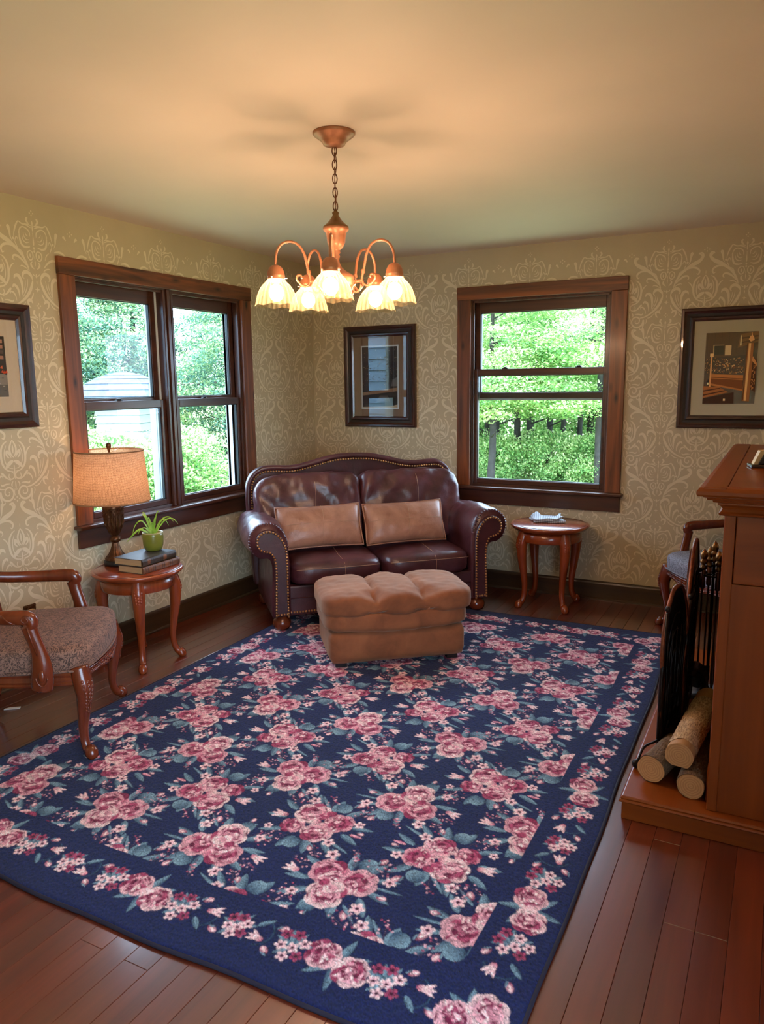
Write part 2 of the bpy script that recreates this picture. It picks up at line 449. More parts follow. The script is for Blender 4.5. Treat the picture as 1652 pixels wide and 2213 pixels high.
# ------------------------------------------------------------------ damask print on the two papered walls
S0 = [  # half-tile strokes: (x, y, width) in tile units, x to the right of the crest axis, y downwards
 [(0,-34,3),(0,-24,20),(0,-12,3)], [(14,0,3),(24,0,20),(35,0,3)], [(0,12,3),(0,24,20),(0,34,3)],
 [(48,130,6),(62,112,18),(80,92,28),(74,66,26),(58,58,10)], [(20,142,8),(60,132,12),(112,130,8)],
 [(0,82,4),(0,108,26),(0,134,12),(0,170,20),(0,204,5)],
 [(25,165,9),(90,140,17),(150,135,17),(198,115,14),(228,152,22),(258,215,18),(278,290,6)],
 [(45,262,7),(50,215,15),(85,182,17),(140,167,15),(182,192,15),(207,248,8)],
 [(55,376,10),(110,388,22),(165,372,26),(190,320,26),(197,255,15),(190,225,5)],
 [(70,332,5),(110,338,12),(148,312,12),(156,268,5)], [(62,300,5),(100,302,11),(130,272,11),(136,230,5)],
 [(75,262,5),(97,254,11),(112,222,7)], [(215,330,5),(236,290,13),(256,312,12),(264,345,4)],
 [(0,214,10),(0,258,7),(0,300,17),(0,334,20),(0,362,6)], [(0,372,8),(0,388,24),(0,404,8)], [(0,408,8),(0,422,26),(0,438,8)],
 [(62,418,10),(98,440,16),(104,485,16),(72,524,15),(34,508,15),(22,465,15),(36,428,13),(62,418,8)],
 [(64,450,5),(66,474,20),(60,498,6)], [(20,622,4),(56,590,26),(62,560,20),(40,540,6)],
 [(0,470,3),(0,500,12),(0,520,4),(0,545,14),(0,590,4)],
 [(300,348,4),(324,300,17),(332,240,30),(347,190,44),(352,172,6)], [(268,318,6),(285,312,32),(302,306,6)],
 [(95,652,10),(120,580,24),(162,508,30),(222,440,34),(300,385,42),(365,345,52),(425,320,54),(478,285,44),(508,235,38),(498,196,24),(470,186,10)],
 [(492,236,16),(462,196,26),(446,212,10)],
 [(300,398,14),(370,385,26),(430,400,28),(468,440,26),(450,484,17),(424,470,8)],
 [(130,592,10),(180,540,22),(250,500,28),(302,502,22),(314,538,15),(290,550,6)],
 [(110,642,6),(150,612,15),(200,600,13),(218,612,4)],
 [(150,510,6),(176,450,14),(216,418,5)], [(230,418,5),(254,370,13),(270,340,4)],
 [(60,748,6),(78,700,36),(130,664,42),(184,680,36),(198,722,20),(178,745,6)],
 [(55,738,6),(72,800,32),(112,880,38),(172,950,32),(252,1010,22),(330,1048,17),(400,1060,12)],
 [(130,742,5),(142,820,11),(178,900,11),(220,955,5)], [(165,760,5),(176,830,10),(212,915,5)],
 [(222,935,6),(215,850,26),(226,770,38),(262,718,42),(308,722,30),(322,755,12)],
 [(265,965,6),(270,900,22),(292,850,32),(332,825,28),(352,855,12)],
 [(310,1000,6),(320,950,15),(350,910,22),(382,905,16),(392,930,6)],
 [(60,892,4),(76,930,17),(96,962,15),(112,990,5)],
 [(84,1012,10),(110,980,34),(152,990,32),(142,1042,20),(114,1064,6)], [(180,1000,4),(215,1040,14),(260,1062,12),(290,1060,4)],
 [(0,672,4),(0,700,26),(0,726,4)], [(14,700,4),(36,690,12),(50,672,4)], [(0,745,4),(0,765,14),(0,790,4)],
 [(0,826,4),(0,850,22),(0,880,4)], [(10,850,14),(34,850,5)],
 # cup-shaped palmette between the crests
 [(560,116,3),(560,128,18),(560,140,3)], [(536,150,3),(526,150,18),(516,150,3)], [(560,160,3),(560,172,18),(560,186,3)],
 [(560,440,3),(560,462,9),(560,486,3)],
 [(560,500,8),(533,545,20),(514,605,24),(531,665,17),(560,702,7)], [(560,555,6),(560,604,24),(560,655,8)],
 [(530,702,8),(500,650,30),(474,628,32),(468,672,24),(500,706,10)], [(555,742,20),(508,762,48),(460,802,36),(448,834,10)],
 [(542,862,8),(472,850,17),(412,790,26),(391,700,30),(400,600,26),(440,538,18),(482,514,8)],
 [(545,832,6),(482,812,11),(440,742,12),(438,640,12),(470,560,6)],
 [(384,702,5),(364,640,16),(330,600,14),(308,590,4)],
 [(512,862,8),(548,890,14),(544,935,15),(505,950,15),(474,925,14),(482,885,10)], [(560,790,10),(560,885,20),(560,955,8)],
 [(498,962,6),(440,930,20),(390,880,28),(372,868,10)], [(478,1000,5),(420,1002,18),(372,1014,20),(352,992,6)],
]
S1 = []   # pieces that hang below the palmette; left out of the top row
for r0, r1, tn, c in ((98, 10, 1.7, (446, 1104)),):
    sp = []
    for i in range(22):
        t_ = i/21; a = PI*0.95 + t_*2*PI*tn; r = r0*(1-t_)**1.1+r1
        sp.append((c[0]+r*math.cos(a), c[1]-r*math.sin(a), 18*(1-t_)+9))
    S1.append(sp)
S1 += [[(560,975,4),(560,1020,16),(560,1080,5)], [(530,970,4),(505,1010,18),(512,1040,5)], [(545,1060,5),(532,1110,12),(548,1150,5)],
       [(340,1080,5),(330,1130,14),(345,1180,22),(352,1215,5)], [(395,1205,5),(380,1228,18),(352,1240,4)], [(300,1075,4),(292,1110,13),(310,1150,4)]]
UX, UZ = .4495/1120, .4495/1035
def tile_strips(SS):
    out = []
    for st in SS:
        pts = cr(st, 3)
        P = np.array(pts); P[:, 2] = np.maximum(P[:, 2], 2.5)
        d = np.gradient(P[:, :2], axis=0); d /= np.maximum(1e-6, np.linalg.norm(d, axis=1))[:, None]
        nrm = np.stack([-d[:, 1], d[:, 0]], 1)
        L = P[:, :2]+nrm*P[:, 2:]/2; R_ = P[:, :2]-nrm*P[:, 2:]/2
        for sx in (1, -1):
            if sx == -1 and (abs(P[:, 0]).max() < 1 or abs(P[:, 0]-560).max() < 1): continue
            out.append((L*[sx, 1], R_*[sx, 1]))
    return out
T0, T1 = tile_strips(S0), tile_strips(S1)
def damask(name, u_anchor, u0, u1, holes, to3, parent):
    V = []; F = []; o = 0
    k0 = int((u0-u_anchor)/.4495)-2; k1 = int((u1-u_anchor)/.4495)+2
    for k in range(k0, k1+1):
        for j in range(0, 6):
            for strips, low in ((T0, False), (T1, True)):
                for si, (L, R_) in enumerate(strips):
                    l_ = np.stack([u_anchor+k*.4495+L[:, 0]*UX, 2.372-j*.4495-L[:, 1]*UZ], 1)
                    r_ = np.stack([u_anchor+k*.4495+R_[:, 0]*UX, 2.372-j*.4495-R_[:, 1]*UZ], 1)
                    a = np.concatenate([l_, r_])
                    if a[:, 0].min() < u0+.002 or a[:, 0].max() > u1-.002 or a[:, 1].min() < .132: continue
                    cx, cz = a.mean(0)
                    if any(h[0] < cx < h[1] and h[2] < cz < h[3] for h in holes): continue
                    if any(a[:, 0].max() > h[0]+.06 and a[:, 0].min() < h[1]-.06 and a[:, 1].max() > h[2]+.06 and a[:, 1].min() < h[3]-.06 for h in holes): continue
                    n = len(l_); dd = .0006+.000012*si+(.0004 if low else 0)+np.tile(np.arange(n)*1.5e-6, 2); V.append(np.column_stack([a, dd])); F += [(o+i, o+i+1, o+n+i+1, o+n+i) for i in range(n-1)]; o += 2*n
    V = np.concatenate(V); me = bpy.data.meshes.new(name)
    me.from_pydata([to3(p) for p in V], [], F); nv = Vector(to3((0, 0, 1.0)))
    fl = [p_.index for p_ in me.polygons if p_.normal.dot(nv) < 0]
    bm = bmesh.new(); bm.from_mesh(me); bm.faces.ensure_lookup_table(); bmesh.ops.reverse_faces(bm, faces=[bm.faces[i] for i in fl]); bm.to_mesh(me); bm.free(); me.materials.append(M_damask)
    ob = bpy.data.objects.new(name, me); COL.objects.link(ob); ob.parent = parent; ob['kind'] = 'stuff'
    ob['label'] = 'paler damask scrollwork of the wallpaper'
    return ob
damask('damask_print', -2.106, YF+.6, -.004, [(-2.435, -.82, .64, 2.18)], lambda p: (p[2], p[0], p[1]), wall_left)
damask('damask_print', 2.2405, .004, XR, [(1.258, 2.453, .64, 2.18)], lambda p: (p[0], -p[2], p[1]), wall_back)

# ------------------------------------------------------------------ windows
def window(name, frame, op, units, mull, lower_tops, upper_bottoms, label_parts=True):
    """frame(u, d, z): u along the wall, d depth (positive into the room)"""
    root = empty(name, kind='structure')
    u0, u1, z0, z1 = op; C_ = .098
    ax = 1 if name == 'window_1' else 0; dx_ = 1-ax
    def bx(m, ua, ub, da, db, za, zb):
        p = frame(ua, da, za); q = frame(ub, db, zb); return m.box(p, q)
    def part(nm, parts, mat, parent=root, bev=.003):
        if nm in ('jamb', 'jamb_liner', 'stop_moulding'):
            for a_ in parts: m = MB(); bx(m, *a_); o = m.build(nm, mat, parent, bevel=bev)
            return o
        m = MB()
        for a_ in parts: bx(m, *a_)
        return m.build(nm, mat, parent, bevel=bev)
    part('head_casing', [(u0-C_-.002, u1+C_+.002, 0, .024, z1-.004, z1+.085)], M_trim[(ax, dx_)])
    part('side_casing', [(u0-C_, u0+.004, 0, .02, z0-.012, z1-.004)], M_trim[(2, dx_)])
    part('side_casing', [(u1-.004, u1+C_, 0, .02, z0-.012, z1-.004)], M_trim[(2, dx_)])
    part('stool', [(u0-C_-.02, u1+C_+.02, .0, .062, z0-.034, z0-.012), (u0+.001, u1-.001, -.15, .001, z0-.0339, z0-.0121)], M_dtrim[ax], bev=.006)
    part('apron', [(u0-C_, u1+C_, 0, .02, z0-.142, z0-.034)], M_dtrim[ax])
    part('jamb', [(u0-.004, u0+.012, -.15, .001, z0-.012, z1), (u1-.012, u1+.004, -.15, .001, z0-.012, z1),
                  (u0, u1, -.15, .001, z1-.012, z1+.002), (u0, u1, -.15, -.01, z0-.03, z0+.004)], M_dtrim[2], bev=.001)
    part('stop_moulding', [(u0+.012, u0+.024, -.018, -.004, z0, z1-.012), (u1-.024, u1-.012, -.018, -.004, z0, z1-.012), (u0+.012, u1-.012, -.018, -.004, z1-.026, z1-.012)], M_dtrim[2], bev=.002)
    if mull:
        part('mullion', [(mull[0], mull[1], -.15, .0, z0-.012, z1), (mull[0]-.008, mull[0]+.012, -.016, .006, z0-.012, z1-.01), (mull[1]-.012, mull[1]+.008, -.016, .006, z0-.012, z1-.01),
                         ((mull[0]+mull[1])/2-.014, (mull[0]+mull[1])/2+.014, 0, .012, z0-.012, z1-.004)], M_dtrim[2])
    for (a, c), lt, ub in zip(units, lower_tops, upper_bottoms):
        S = .042
        part('jamb_liner', [(a, a+.012, -.148, -.058, z0, z1-.01), (c-.012, c, -.148, -.058, z0, z1-.01)], M_white, bev=0)
        # lower sash (nearer the room)
        def sash(nm, zb, zt, d0, d1, st, rb, rt, mats):
            m = MB()
            bx(m, a+.004, a+st, d0, d1, zb, zt); bx(m, c-st, c-.004, d0, d1, zb, zt)
            bx(m, a+st, c-st, d0, d1, zb, zb+rb); bx(m, a+st, c-st, d0, d1, zt-rt, zt)
            o = m.build(nm, mats, root, bevel=.0025)
            g = MB(); bx(g, a+st-.005, c-st+.005, (d0+d1)/2-.002, (d0+d1)/2+.002, zb+rb-.005, zt-rt+.005)
            g.build('pane', M_glass, o)
            k = MB(); e_ = .005
            di = d0+.004
            for q in ((a+st, a+st+e_, zb+rb, zt-rt), (c-st-e_, c-st, zb+rb, zt-rt), (a+st, c-st, zb+rb, zb+rb+e_), (a+st, c-st, zt-rt-e_, zt-rt)):
                bx(k, q[0], q[1], di, d1-.008, q[2], q[3])
            k.build('glazing_bead', M_black, o)
            return o
        lo = sash('lower_sash', z0+.004, lt, -.052, -.020, .047, .034, .047, M_dtrim[ax])
        up = sash('upper_sash', ub, z1-.012, -.096, -.064, .052, .042, .082, M_dtrim[ax])
        w = MB(); bx(w, a+.02, c-.02, -.108, -.097, ub-.014, ub+.004); w.build('outer_rail', M_white, up)
        for q in ((a-.01, a+.014, -.128, -.1, z0, z1), (c-.014, c+.01, -.128, -.1, z0, z1), (a-.03, a, -.165, -.128, z0, z1-.6), (c, c+.03, -.165, -.128, z0, z1-.6)):
            w = MB(); bx(w, *q); w.build('exterior_stile', M_white, root)
        for fr in ((.25, .78) if mull is None else (.45,)):
            uu = a+(c-a)*fr
            k = MB(); bx(k, uu-.022, uu+.022, -.05, -.026, lt, lt+.006); bx(k, uu-.012, uu+.014, -.046, -.03, lt+.006, lt+.014)
            k.build('sash_lock', M_black, lo, bevel=.003)
    s_ = MB(); bx(s_, u0-.03, u1+.03, -.24, -.12, z0-.05, z0-.012); s_.build('exterior_sill', M_white, root, bevel=.004)
    return root
window('window_1', lambda u, d, z: (d, u, z), W1, [(-2.335, -1.665), (-1.595, -.92)], (-1.665, -1.595), (1.430, 1.430), (1.403, 1.403))
window('window_2', lambda u, d, z: (u, -d, z), W2, [(1.36, 2.355)], None, (1.607,), (1.396,))
# unseen glazed opening, put in so sky light fills the room
r = empty('fill_opening', kind='structure'); m = MB()
for yy in (OY0, (OY0+OY1)/2-.03, OY1-.06): m.box((XR+.04, yy, OZ0), (XR+.1, yy+.06, OZ1))
m.box((XR+.04, OY0, OZ0), (XR+.1, OY1, OZ0+.08)).box((XR+.04, OY0, OZ1-.06), (XR+.1, OY1, OZ1)); m.build('frame', M_dtrim[2], r)
m = MB(); m.box((XR+.068, OY0+.03, OZ0+.05), (XR+.072, OY1-.03, OZ1-.04)); m.build('pane', M_glass, r)

# ------------------------------------------------------------------ pictures
def colmesh(name, polys, mat, parent, to3):
    """flat print: list of (poly2d, colour)"""
    me = bpy.data.meshes.new(name); V = []; F = []; Cc = []
    for i, (pl, c) in enumerate(polys):
        o = len(V); V += [to3(p[0], p[1], i*1.2e-6) for p in pl]; F.append(tuple(range(o, o+len(pl)))); Cc.append((*lin(c), 1))
    me.from_pydata(V, [], F); at = me.color_attributes.new('Col', 'FLOAT_COLOR', 'CORNER')
    data = []
    for f, c in zip(me.polygons, Cc): data += list(c)*f.loop_total
    at.data.foreach_set('color', data); me.materials.append(mat)
    o = bpy.data.objects.new(name, me); COL.objects.link(o); o.parent = parent; return o
def picture(loc, rz, w, h, fw, mat_c, photo, art, label, group, lip=None):
    """local x along the wall, y out of the wall (into room is -y), z up; origin at the centre"""
    root = empty('framed_picture', loc, rz, label, 'picture', group)
    prof = [(0, 0), (0, .024), (.006, .030), (.018, .031), (.026, .024), (.034, .020), (fw*.62, .017), (fw*.72, .022), (fw*.85, .020), (fw, .012), (fw, 0)]
    def ring(ps, mat, nm):
        V = []; F = []; n = len(ps)
        for (sx, sz) in ((-1, -1), (1, -1), (1, 1), (-1, 1)):
            for o_, d in ps: V.append((sx*(w/2-o_), -d, sz*(h/2-o_)))
        for i in range(4):
            j = (i+1) % 4
            for k in range(n-1): F.append((i*n+k, i*n+k+1, j*n+k+1, j*n+k))
        return MB().add(V, F).build(nm, mat, root)
    ring(prof[:6], M_frame, 'outer_frame'); ring(prof[5:8], M_frame_in, 'carved_inlay'); ring(prof[7:], M_frame, 'inner_frame')
    iw, ih = w/2-fw, h/2-fw
    MB().box((-iw-.01, -.010, -ih-.01), (iw+.01, -.004, ih+.01)).build('mat_board', plain('mat_board_'+group[:0]+label[:12].replace(' ', '_'), mat_c, 0.8, var=.02), root)
    px0, px1, pz0, pz1 = photo
    if lip: MB().box((px0-lip, -.0108, pz0-lip), (px1+lip, -.0098, pz1+lip)).build('mat_lip', M_white, root)
    PX, PZ = px1-px0, pz1-pz0
    colmesh('photo_print', [([(px0+p[0]*PX, pz0+p[1]*PZ) for p in pl], c) for pl, c in art], M_print, root, lambda a, b_, e: (a, -.0112-e*60, b_))
    MB().box((-iw-.004, -.0150, -ih-.004), (iw+.004, -.0135, ih+.004)).build('glass', M_pglass, root)
    return root
def R4(a, b, c, d): return [(a, b), (c, b), (c, d), (a, d)]
ra = random.Random(3)
# sepia carved hall
art = [(R4(0, 0, 1, 1), (66, 36, 18)), (R4(0, .55, 1, 1), (84, 50, 27))]
for i in range(7): art.append((R4(.03+.14*i, .7, .035+.14*i, 1), (50, 26, 13)))
art += [([(.62, .78), (1, .86), (1, 1), (.66, .97)], (128, 84, 44)), ([(.66, .9), (1, .93), (1, .95), (.66, .92)], (88, 50, 24)), ([(.66, .84), (1, .88), (1, .9), (.66, .86)], (88, 50, 24))]
art += [(R4(.16, .69, .36, .83), (38, 24, 16)), (R4(.15, .69, .17, .83), (190, 150, 100)), (R4(.16, .82, .36, .83), (190, 150, 100)), (R4(.38, .68, .5, .82), (222, 182, 128))]
art += [([(.14, .42), (.76, .4), (.78, .68), (.14, .65)], (58, 32, 16)), ([(0, .41), (.11, .41), (.11, .64), (0, .63)], (58, 32, 16))]
for i in range(150):
    u, v = ra.random()*.6+.155, ra.random()*.22+.425
    c = ra.choice([(196, 140, 82), (150, 96, 50), (222, 172, 112), (120, 72, 36)])
    s_ = .006+ra.random()*.008; a_ = ra.random()*3
    art.append(([(u+s_*math.cos(a_+k*PI/2)*(1.8 if k % 2 else .8), v+s_*math.sin(a_+k*PI/2)*.8) for k in range(4)], c))
for i in range(24):
    u, v = ra.random()*.09+.01, ra.random()*.2+.425; art.append((R4(u, v, u+.01, v+.012), (170, 116, 66)))
art += [([(.14, .36), (.76, .33), (.76, .4), (.14, .42)], (176, 112, 58)), ([(.14, .37), (.76, .345), (.76, .352), (.14, .38)], (80, 44, 20)),
        ([(.14, .28), (.76, .2), (.76, .33), (.14, .36)], (112, 64, 30)), ([(.14, .26), (.76, .18), (.76, .2), (.14, .29)], (170, 106, 54)),
        ([(0, .08), (.5, .16), (.3, .24), (0, .25)], (150, 92, 46)), ([(0, .11), (.45, .18), (.42, .19), (0, .13)], (70, 38, 18)), ([(0, .17), (.35, .215), (.32, .225), (0, .19)], (70, 38, 18)),
        ([(0, 0), (.6, 0), (.6, .16), (0, .07)], (56, 32, 18)), ([(.11, .24), (.14, .24), (.15, .7), (.12, .7)], (206, 150, 92)), (R4(.1, .66, .17, .71), (224, 176, 116)),
        ([(.76, .04), (.9, .03), (.92, .84), (.8, .84)], (150, 96, 50)), ([(.8, .04), (.84, .04), (.87, .84), (.83, .84)], (226, 170, 108)), ([(.77, .05), (.785, .05), (.81, .84), (.8, .84)], (70, 40, 20)),
        ([(.86, .86), (.93, .88), (.91, .94), (.85, .94), (.82, .89)], (214, 160, 100)), ([(.87, .94), (.89, .94), (.885, 1)], (214, 160, 100)),
        ([(.9, .2), (1, .16), (1, .6), (.92, .66)], (74, 42, 22)), ([(.9, .6), (1, .52), (1, .56), (.92, .66)], (196, 138, 82)), ([(.66, .81), (.69, .81), (.68, .95), (.67, .95)], (236, 196, 140)),
        ([(.07, .27), (.1, .27), (.1, .31), (.07, .31)], (220, 200, 160)), ([(.05, .3), (.11, .3), (.09, .35)], (30, 22, 16)), ([(.4, .04), (.44, .04), (.44, .07), (.4, .07)], (230, 190, 150))]
for i in range(30):
    u, v = ra.random()*.07+.91, ra.random()*.34+.18; art.append((R4(u, v, u+.015, v+.018), (176, 120, 68)))
art = [(pl, tuple(min(255, int(v*1.18)+4) for v in c)) for pl, c in art]
picture((3.0875, -.0005, 1.5815), 0, .597, .745, .081, (206, 190, 160), (-.148, .148, -.2185, .2185), art,
        'mahogany-framed sepia photo of carved wooden panelling above the mantel end', 'mahogany-framed pictures')
# dark collage photo in the taupe mat
art = [(R4(0, 0, 1, 1), (44, 38, 36)), (R4(0, .75, 1, 1), (58, 50, 46)), ([(0, .2), (1, .27), (1, .33), (0, .25)], (150, 118, 88)), ([(.0, .06), (1, 0), (1, .18), (.0, .2)], (30, 24, 24)),
       ([(0, 0), (1, 0), (1, .05), (.8, .02), (0, .01)], (190, 170, 140)), ([(.82, .35), (1, .35), (1, .5), (.86, .46)], (110, 104, 104)), ([(.4, .1), (.8, .1), (.72, .2), (.5, .2)], (92, 84, 78))]
for i in range(170):
    u, v = ra.random(), .36+ra.random()*.62
    if .16 < u < .7 and ra.random() < .5: continue
    art.append((R4(u, v, min(1, u+.02), v+.012), ra.choice([(96, 84, 74), (150, 130, 110), (70, 60, 54), (120, 92, 66)])))
picture((.6145, -.0005, 1.5655), 0, .621, .771, .083, (140, 116, 94), (-.153, .153, -.236, .227), art,
        'mahogany-framed dark photo in a taupe mat, between the corner and the window', 'mahogany-framed pictures', lip=.011)
# street scene on the left wall
art = [(R4(0, 0, 1, 1), (52, 48, 46)), (R4(0, 0, 1, .22), (110, 108, 106)), (R4(0, .2, 1, .38), (150, 140, 130))]
for i in range(8):
    for j in range(4): art.append((R4(.04+i*.125, .62+j*.09, .1+i*.125, .68+j*.09), ra.choice([(176, 120, 98), (150, 100, 84), (196, 150, 128), (84, 64, 58)])))
for i in range(60):
    u, v = ra.random()*.97, .36+ra.random()*.24; art.append(([(u, v), (u+.03, v-.01), (u+.025, v+.05)], ra.choice([(196, 70, 30), (214, 96, 44), (120, 46, 28), (60, 60, 60)])))
for i in range(70):
    u, v = ra.random()*.97, ra.random()*.34; art.append((R4(u, v, u+.02, v+.008), ra.choice([(200, 190, 176), (80, 80, 82), (170, 150, 130)])))
picture((.0005, -3.045, 1.616), PI/2, .83, .604, .079, (222, 200, 172), (-.265, .265, -.147, .143), art,
        'mahogany-framed street photo with orange-red figures, left of the double window', 'mahogany-framed pictures')
# ------------------------------------------------------------------ the floral rug
RX, RY, RW, RL, RA = 0.610, -0.669, 2.311, 3.270, 0.0118
def paint_rug(res):
    """tuft colours (linear) on a grid, v=0 at the back edge, u=0 at the left edge"""
    NX, NY = int(RW/res), int(RL/res)
    rg = np.random.RandomState(11)
    c = lambda *a: np.array(lin(a))
    NAVY, DK = c(19, 28, 74), c(64, 14, 40)
    CR, RO, PK, CRM = c(126, 26, 68), c(184, 80, 112), c(240, 176, 188), c(254, 222, 220)
    TE, LT, GY = c(42, 68, 94), c(128, 160, 176), c(140, 146, 160)
    def canvas(w, h): return np.zeros((int(h/res)+1, int(w/res)+1, 4))
    class S:
        def __init__(s, w, h, k=1.0):
            s.k = k; s.w, s.h = w, h; s.a = canvas(w, h)
            yy, xx = np.mgrid[0:s.a.shape[0], 0:s.a.shape[1]]
            s.X = (xx+.5)*res-w/2; s.Y = h/2-(yy+.5)*res
        def put(s, m, col):
            m = np.clip(m, 0, 1)[..., None]
            s.a[..., :3] = s.a[..., :3]*(1-m)+np.asarray(col)*m; s.a[..., 3:] = np.maximum(s.a[..., 3:], m)
        def ell(s, x, y, a, b, ang, c0, c1=None, soft=1.0):
            x *= s.k; y *= s.k; a = max(a*s.k, min(a, res*1.1)); b = max(b*s.k, min(b, res*1.1))
            ca, sa = math.cos(ang), math.sin(ang); dx, dy = s.X-x, s.Y-y
            u = (dx*ca+dy*sa)/a; v = (-dx*sa+dy*ca)/b; r = np.sqrt(u*u+v*v)
            m = (1-r)*min(a, b)/res*soft+.5
            col = c0 if c1 is None else c0+(c1-c0)*np.clip(u*.5+.5, 0, 1)[..., None]
            s.put(m, col)
        def leaf(s, x, y, L, w, ang, c0=TE, c1=LT):
            L *= .80*s.k; w *= .80*s.k; x *= s.k; y *= s.k
            ca, sa = math.cos(ang), math.sin(ang); dx, dy = s.X-x, s.Y-y
            u = (dx*ca+dy*sa)/L; v = (-dx*sa+dy*ca)
            hw = w*np.sqrt(np.clip(u, 0, 1))*(1-np.clip(u, 0, 1))**.8*2.0
            m = np.where((u > 0) & (u < 1), (hw-np.abs(v))/res+.5, 0)
            t = np.clip(v/(w+1e-6)*.5+.5, 0, 1)[..., None]
            s.put(m, c0+(c1-c0)*t)
            s.put(np.where((u > .05) & (u < .9), (res*.45-np.abs(v))/res+.3, 0)*.7, c1)
        def rose(s, x, y, r, ang, pale=.5, seed=0):
            q = np.random.RandomState(seed); r *= 1.0
            outer = CR*(1-pale)+RO*pale; mid = (RO*.45+PK*.55)*(1-pale)+CRM*pale; dk = CR*(.85-.1*pale)+DK*.15
            for k in range(7):
                a = ang+k*2*PI/7+q.uniform(-.2, .2)
                s.ell(x+math.cos(a)*r*.62, y+math.sin(a)*r*.62, r*.42, r*.46, a, dk, mid if q.rand() < .75 else outer)
            for k in range(6):
                a = ang+.4+k*2*PI/6
                s.ell(x+math.cos(a)*r*.36, y+math.sin(a)*r*.36, r*.36, r*.40, a, CR, (PK if q.rand() < .5+pale*.4 else RO))
            s.ell(x, y, r*.40, r*.36, ang, CR, PK*pale+RO*(1-pale))
            s.ell(x+math.cos(ang)*r*.34, y+math.sin(ang)*r*.34, r*.24, r*.15, ang+PI/2, DK, CR)
            s.ell(x-math.cos(ang)*r*.2, y-math.sin(ang)*r*.2, r*.26, r*.14, ang+PI/2, PK, CRM)
            for k in range(17):     # streaked petals
                a = q.uniform(0, 2*PI); rr_ = r*q.uniform(.25, .92)
                col = [CRM, PK, CR, RO][q.choice(4, p=[.2+.25*pale, .2+.1*pale, .35-.25*pale, .25-.10*pale])]
                s.ell(x+math.cos(a)*rr_, y+math.sin(a)*rr_, r*q.uniform(.10, .2), res*q.uniform(.7, 1.2), a+q.uniform(-.4, .4), col)
            for k in range(12):      # dark petal lines
                a = ang+q.uniform(0, 2*PI); rr_ = r*q.uniform(.3, .85)
                s.ell(x+math.cos(a)*rr_, y+math.sin(a)*rr_, r*.2, res*.8, a+PI/2+q.uniform(-.5, .5), CR*.7+DK*.3)
        def flower(s, x, y, r, ang, col=PK):
            for k in range(5):
                a = ang+k*2*PI/5; s.ell(x+math.cos(a)*r*.62, y+math.sin(a)*r*.62, r*.44, r*.36, a, PK if col is not RO else CR, CRM if col is not RO else RO)
            s.ell(x, y, r*.26, r*.26, 0, DK)
        def bud(s, x, y, L, ang):
            s.ell(x, y, L*.5, L*.32, ang, CR, PK); s.ell(x+math.cos(ang)*L*.1, y+math.sin(ang)*L*.1, L*.3, L*.1, ang, CRM)
            s.leaf(x-math.cos(ang)*L*.6, y-math.sin(ang)*L*.6, L*.9, L*.16, ang+.5)
        def lily(s, x, y, L, ang):
            for d in (-.5, 0, .5): s.leaf(x, y, L, L*.2, ang+d, PK, CRM)
            s.ell(x, y, L*.3, L*.22, ang, RO, CRM)
        def spray(s, x, y, L, ang, seed=0):
            q = np.random.RandomState(seed)
            for t in np.linspace(0, 1, 14):
                s.ell(x+math.cos(ang)*L*t, y+math.sin(ang)*L*t, res*.8, res*.6, 0, TE*.8+RO*.2)
            for k in range(11):
                t = q.uniform(.3, 1.05); o = q.uniform(-.22, .22)*L
                s.ell(x+math.cos(ang)*L*t-math.sin(ang)*o, y+math.sin(ang)*L*t+math.cos(ang)*o, res*1.15, res*1.0, 0, PK if k % 3 else RO)
        def vine(s, x, y, r, a0, a1, col=TE):
            for t in np.linspace(0, 1, 24):
                a = a0+(a1-a0)*t; s.ell(x+math.cos(a)*r, y+math.sin(a)*r, res*1.0, res*1.0, 0, col)
    # bouquet A: three big roses; bouquet B: four
    A = S(.50, .50, .9)
    for x, y, L, w, a in ((.0, .07, .13, .026, 1.75), (.05, .07, .13, .03, .95), (.10, .06, .12, .02, .3), (.11, .0, .12, .022, -.25), (.10, -.04, .12, .024, -.9),
                          (.03, -.09, .10, .028, -1.2), (-.03, -.10, .10, .03, -1.95), (-.08, -.07, .13, .026, -2.5), (-.10, -.02, .12, .02, 3.3), (-.10, .05, .11, .022, 2.75),
                          (-.07, .09, .10, .022, 2.2), (.12, .03, .13, .012, .05), (-.12, -.02, .13, .012, 3.0), (.07, -.09, .12, .012, -.7)): A.leaf(x, y, L, w, a)
    A.ell(.045, .125, .036, .034, .8, TE, LT); A.ell(-.035, -.14, .034, .03, 2, TE, LT)
    A.spray(.08, .08, .13, .75, 1); A.spray(-.07, -.09, .13, -2.35, 2); A.spray(.0, .1, .09, 1.9, 3); A.spray(.09, -.08, .1, -1.0, 4); A.spray(-.1, .03, .12, 2.95, 5)
    A.rose(.060, .028, .070, .9, .35, 2); A.rose(-.060, .035, .070, 2.2, .2, 1); A.rose(-.01, -.070, .071, -1.3, .9, 3)
    A.ell(.0, .055, .02, .018, 0, RO, PK); A.ell(-.045, -.02, .02, .018, 1, CR, RO)
    A.flower(-.10, .125, .027, .3); A.flower(.155, .075, .024, 1.1); A.flower(.12, -.085, .026, .2); A.flower(-.12, -.105, .022, .7)
    A.bud(.085, .165, .04, 1.2); A.bud(.095, -.13, .044, -1.1); A.bud(.165, -.005, .038, -.1); A.lily(-.175, .0, .06, 2.9); A.bud(-.03, -.185, .03, -1.8)
    B = S(.50, .50, .9)
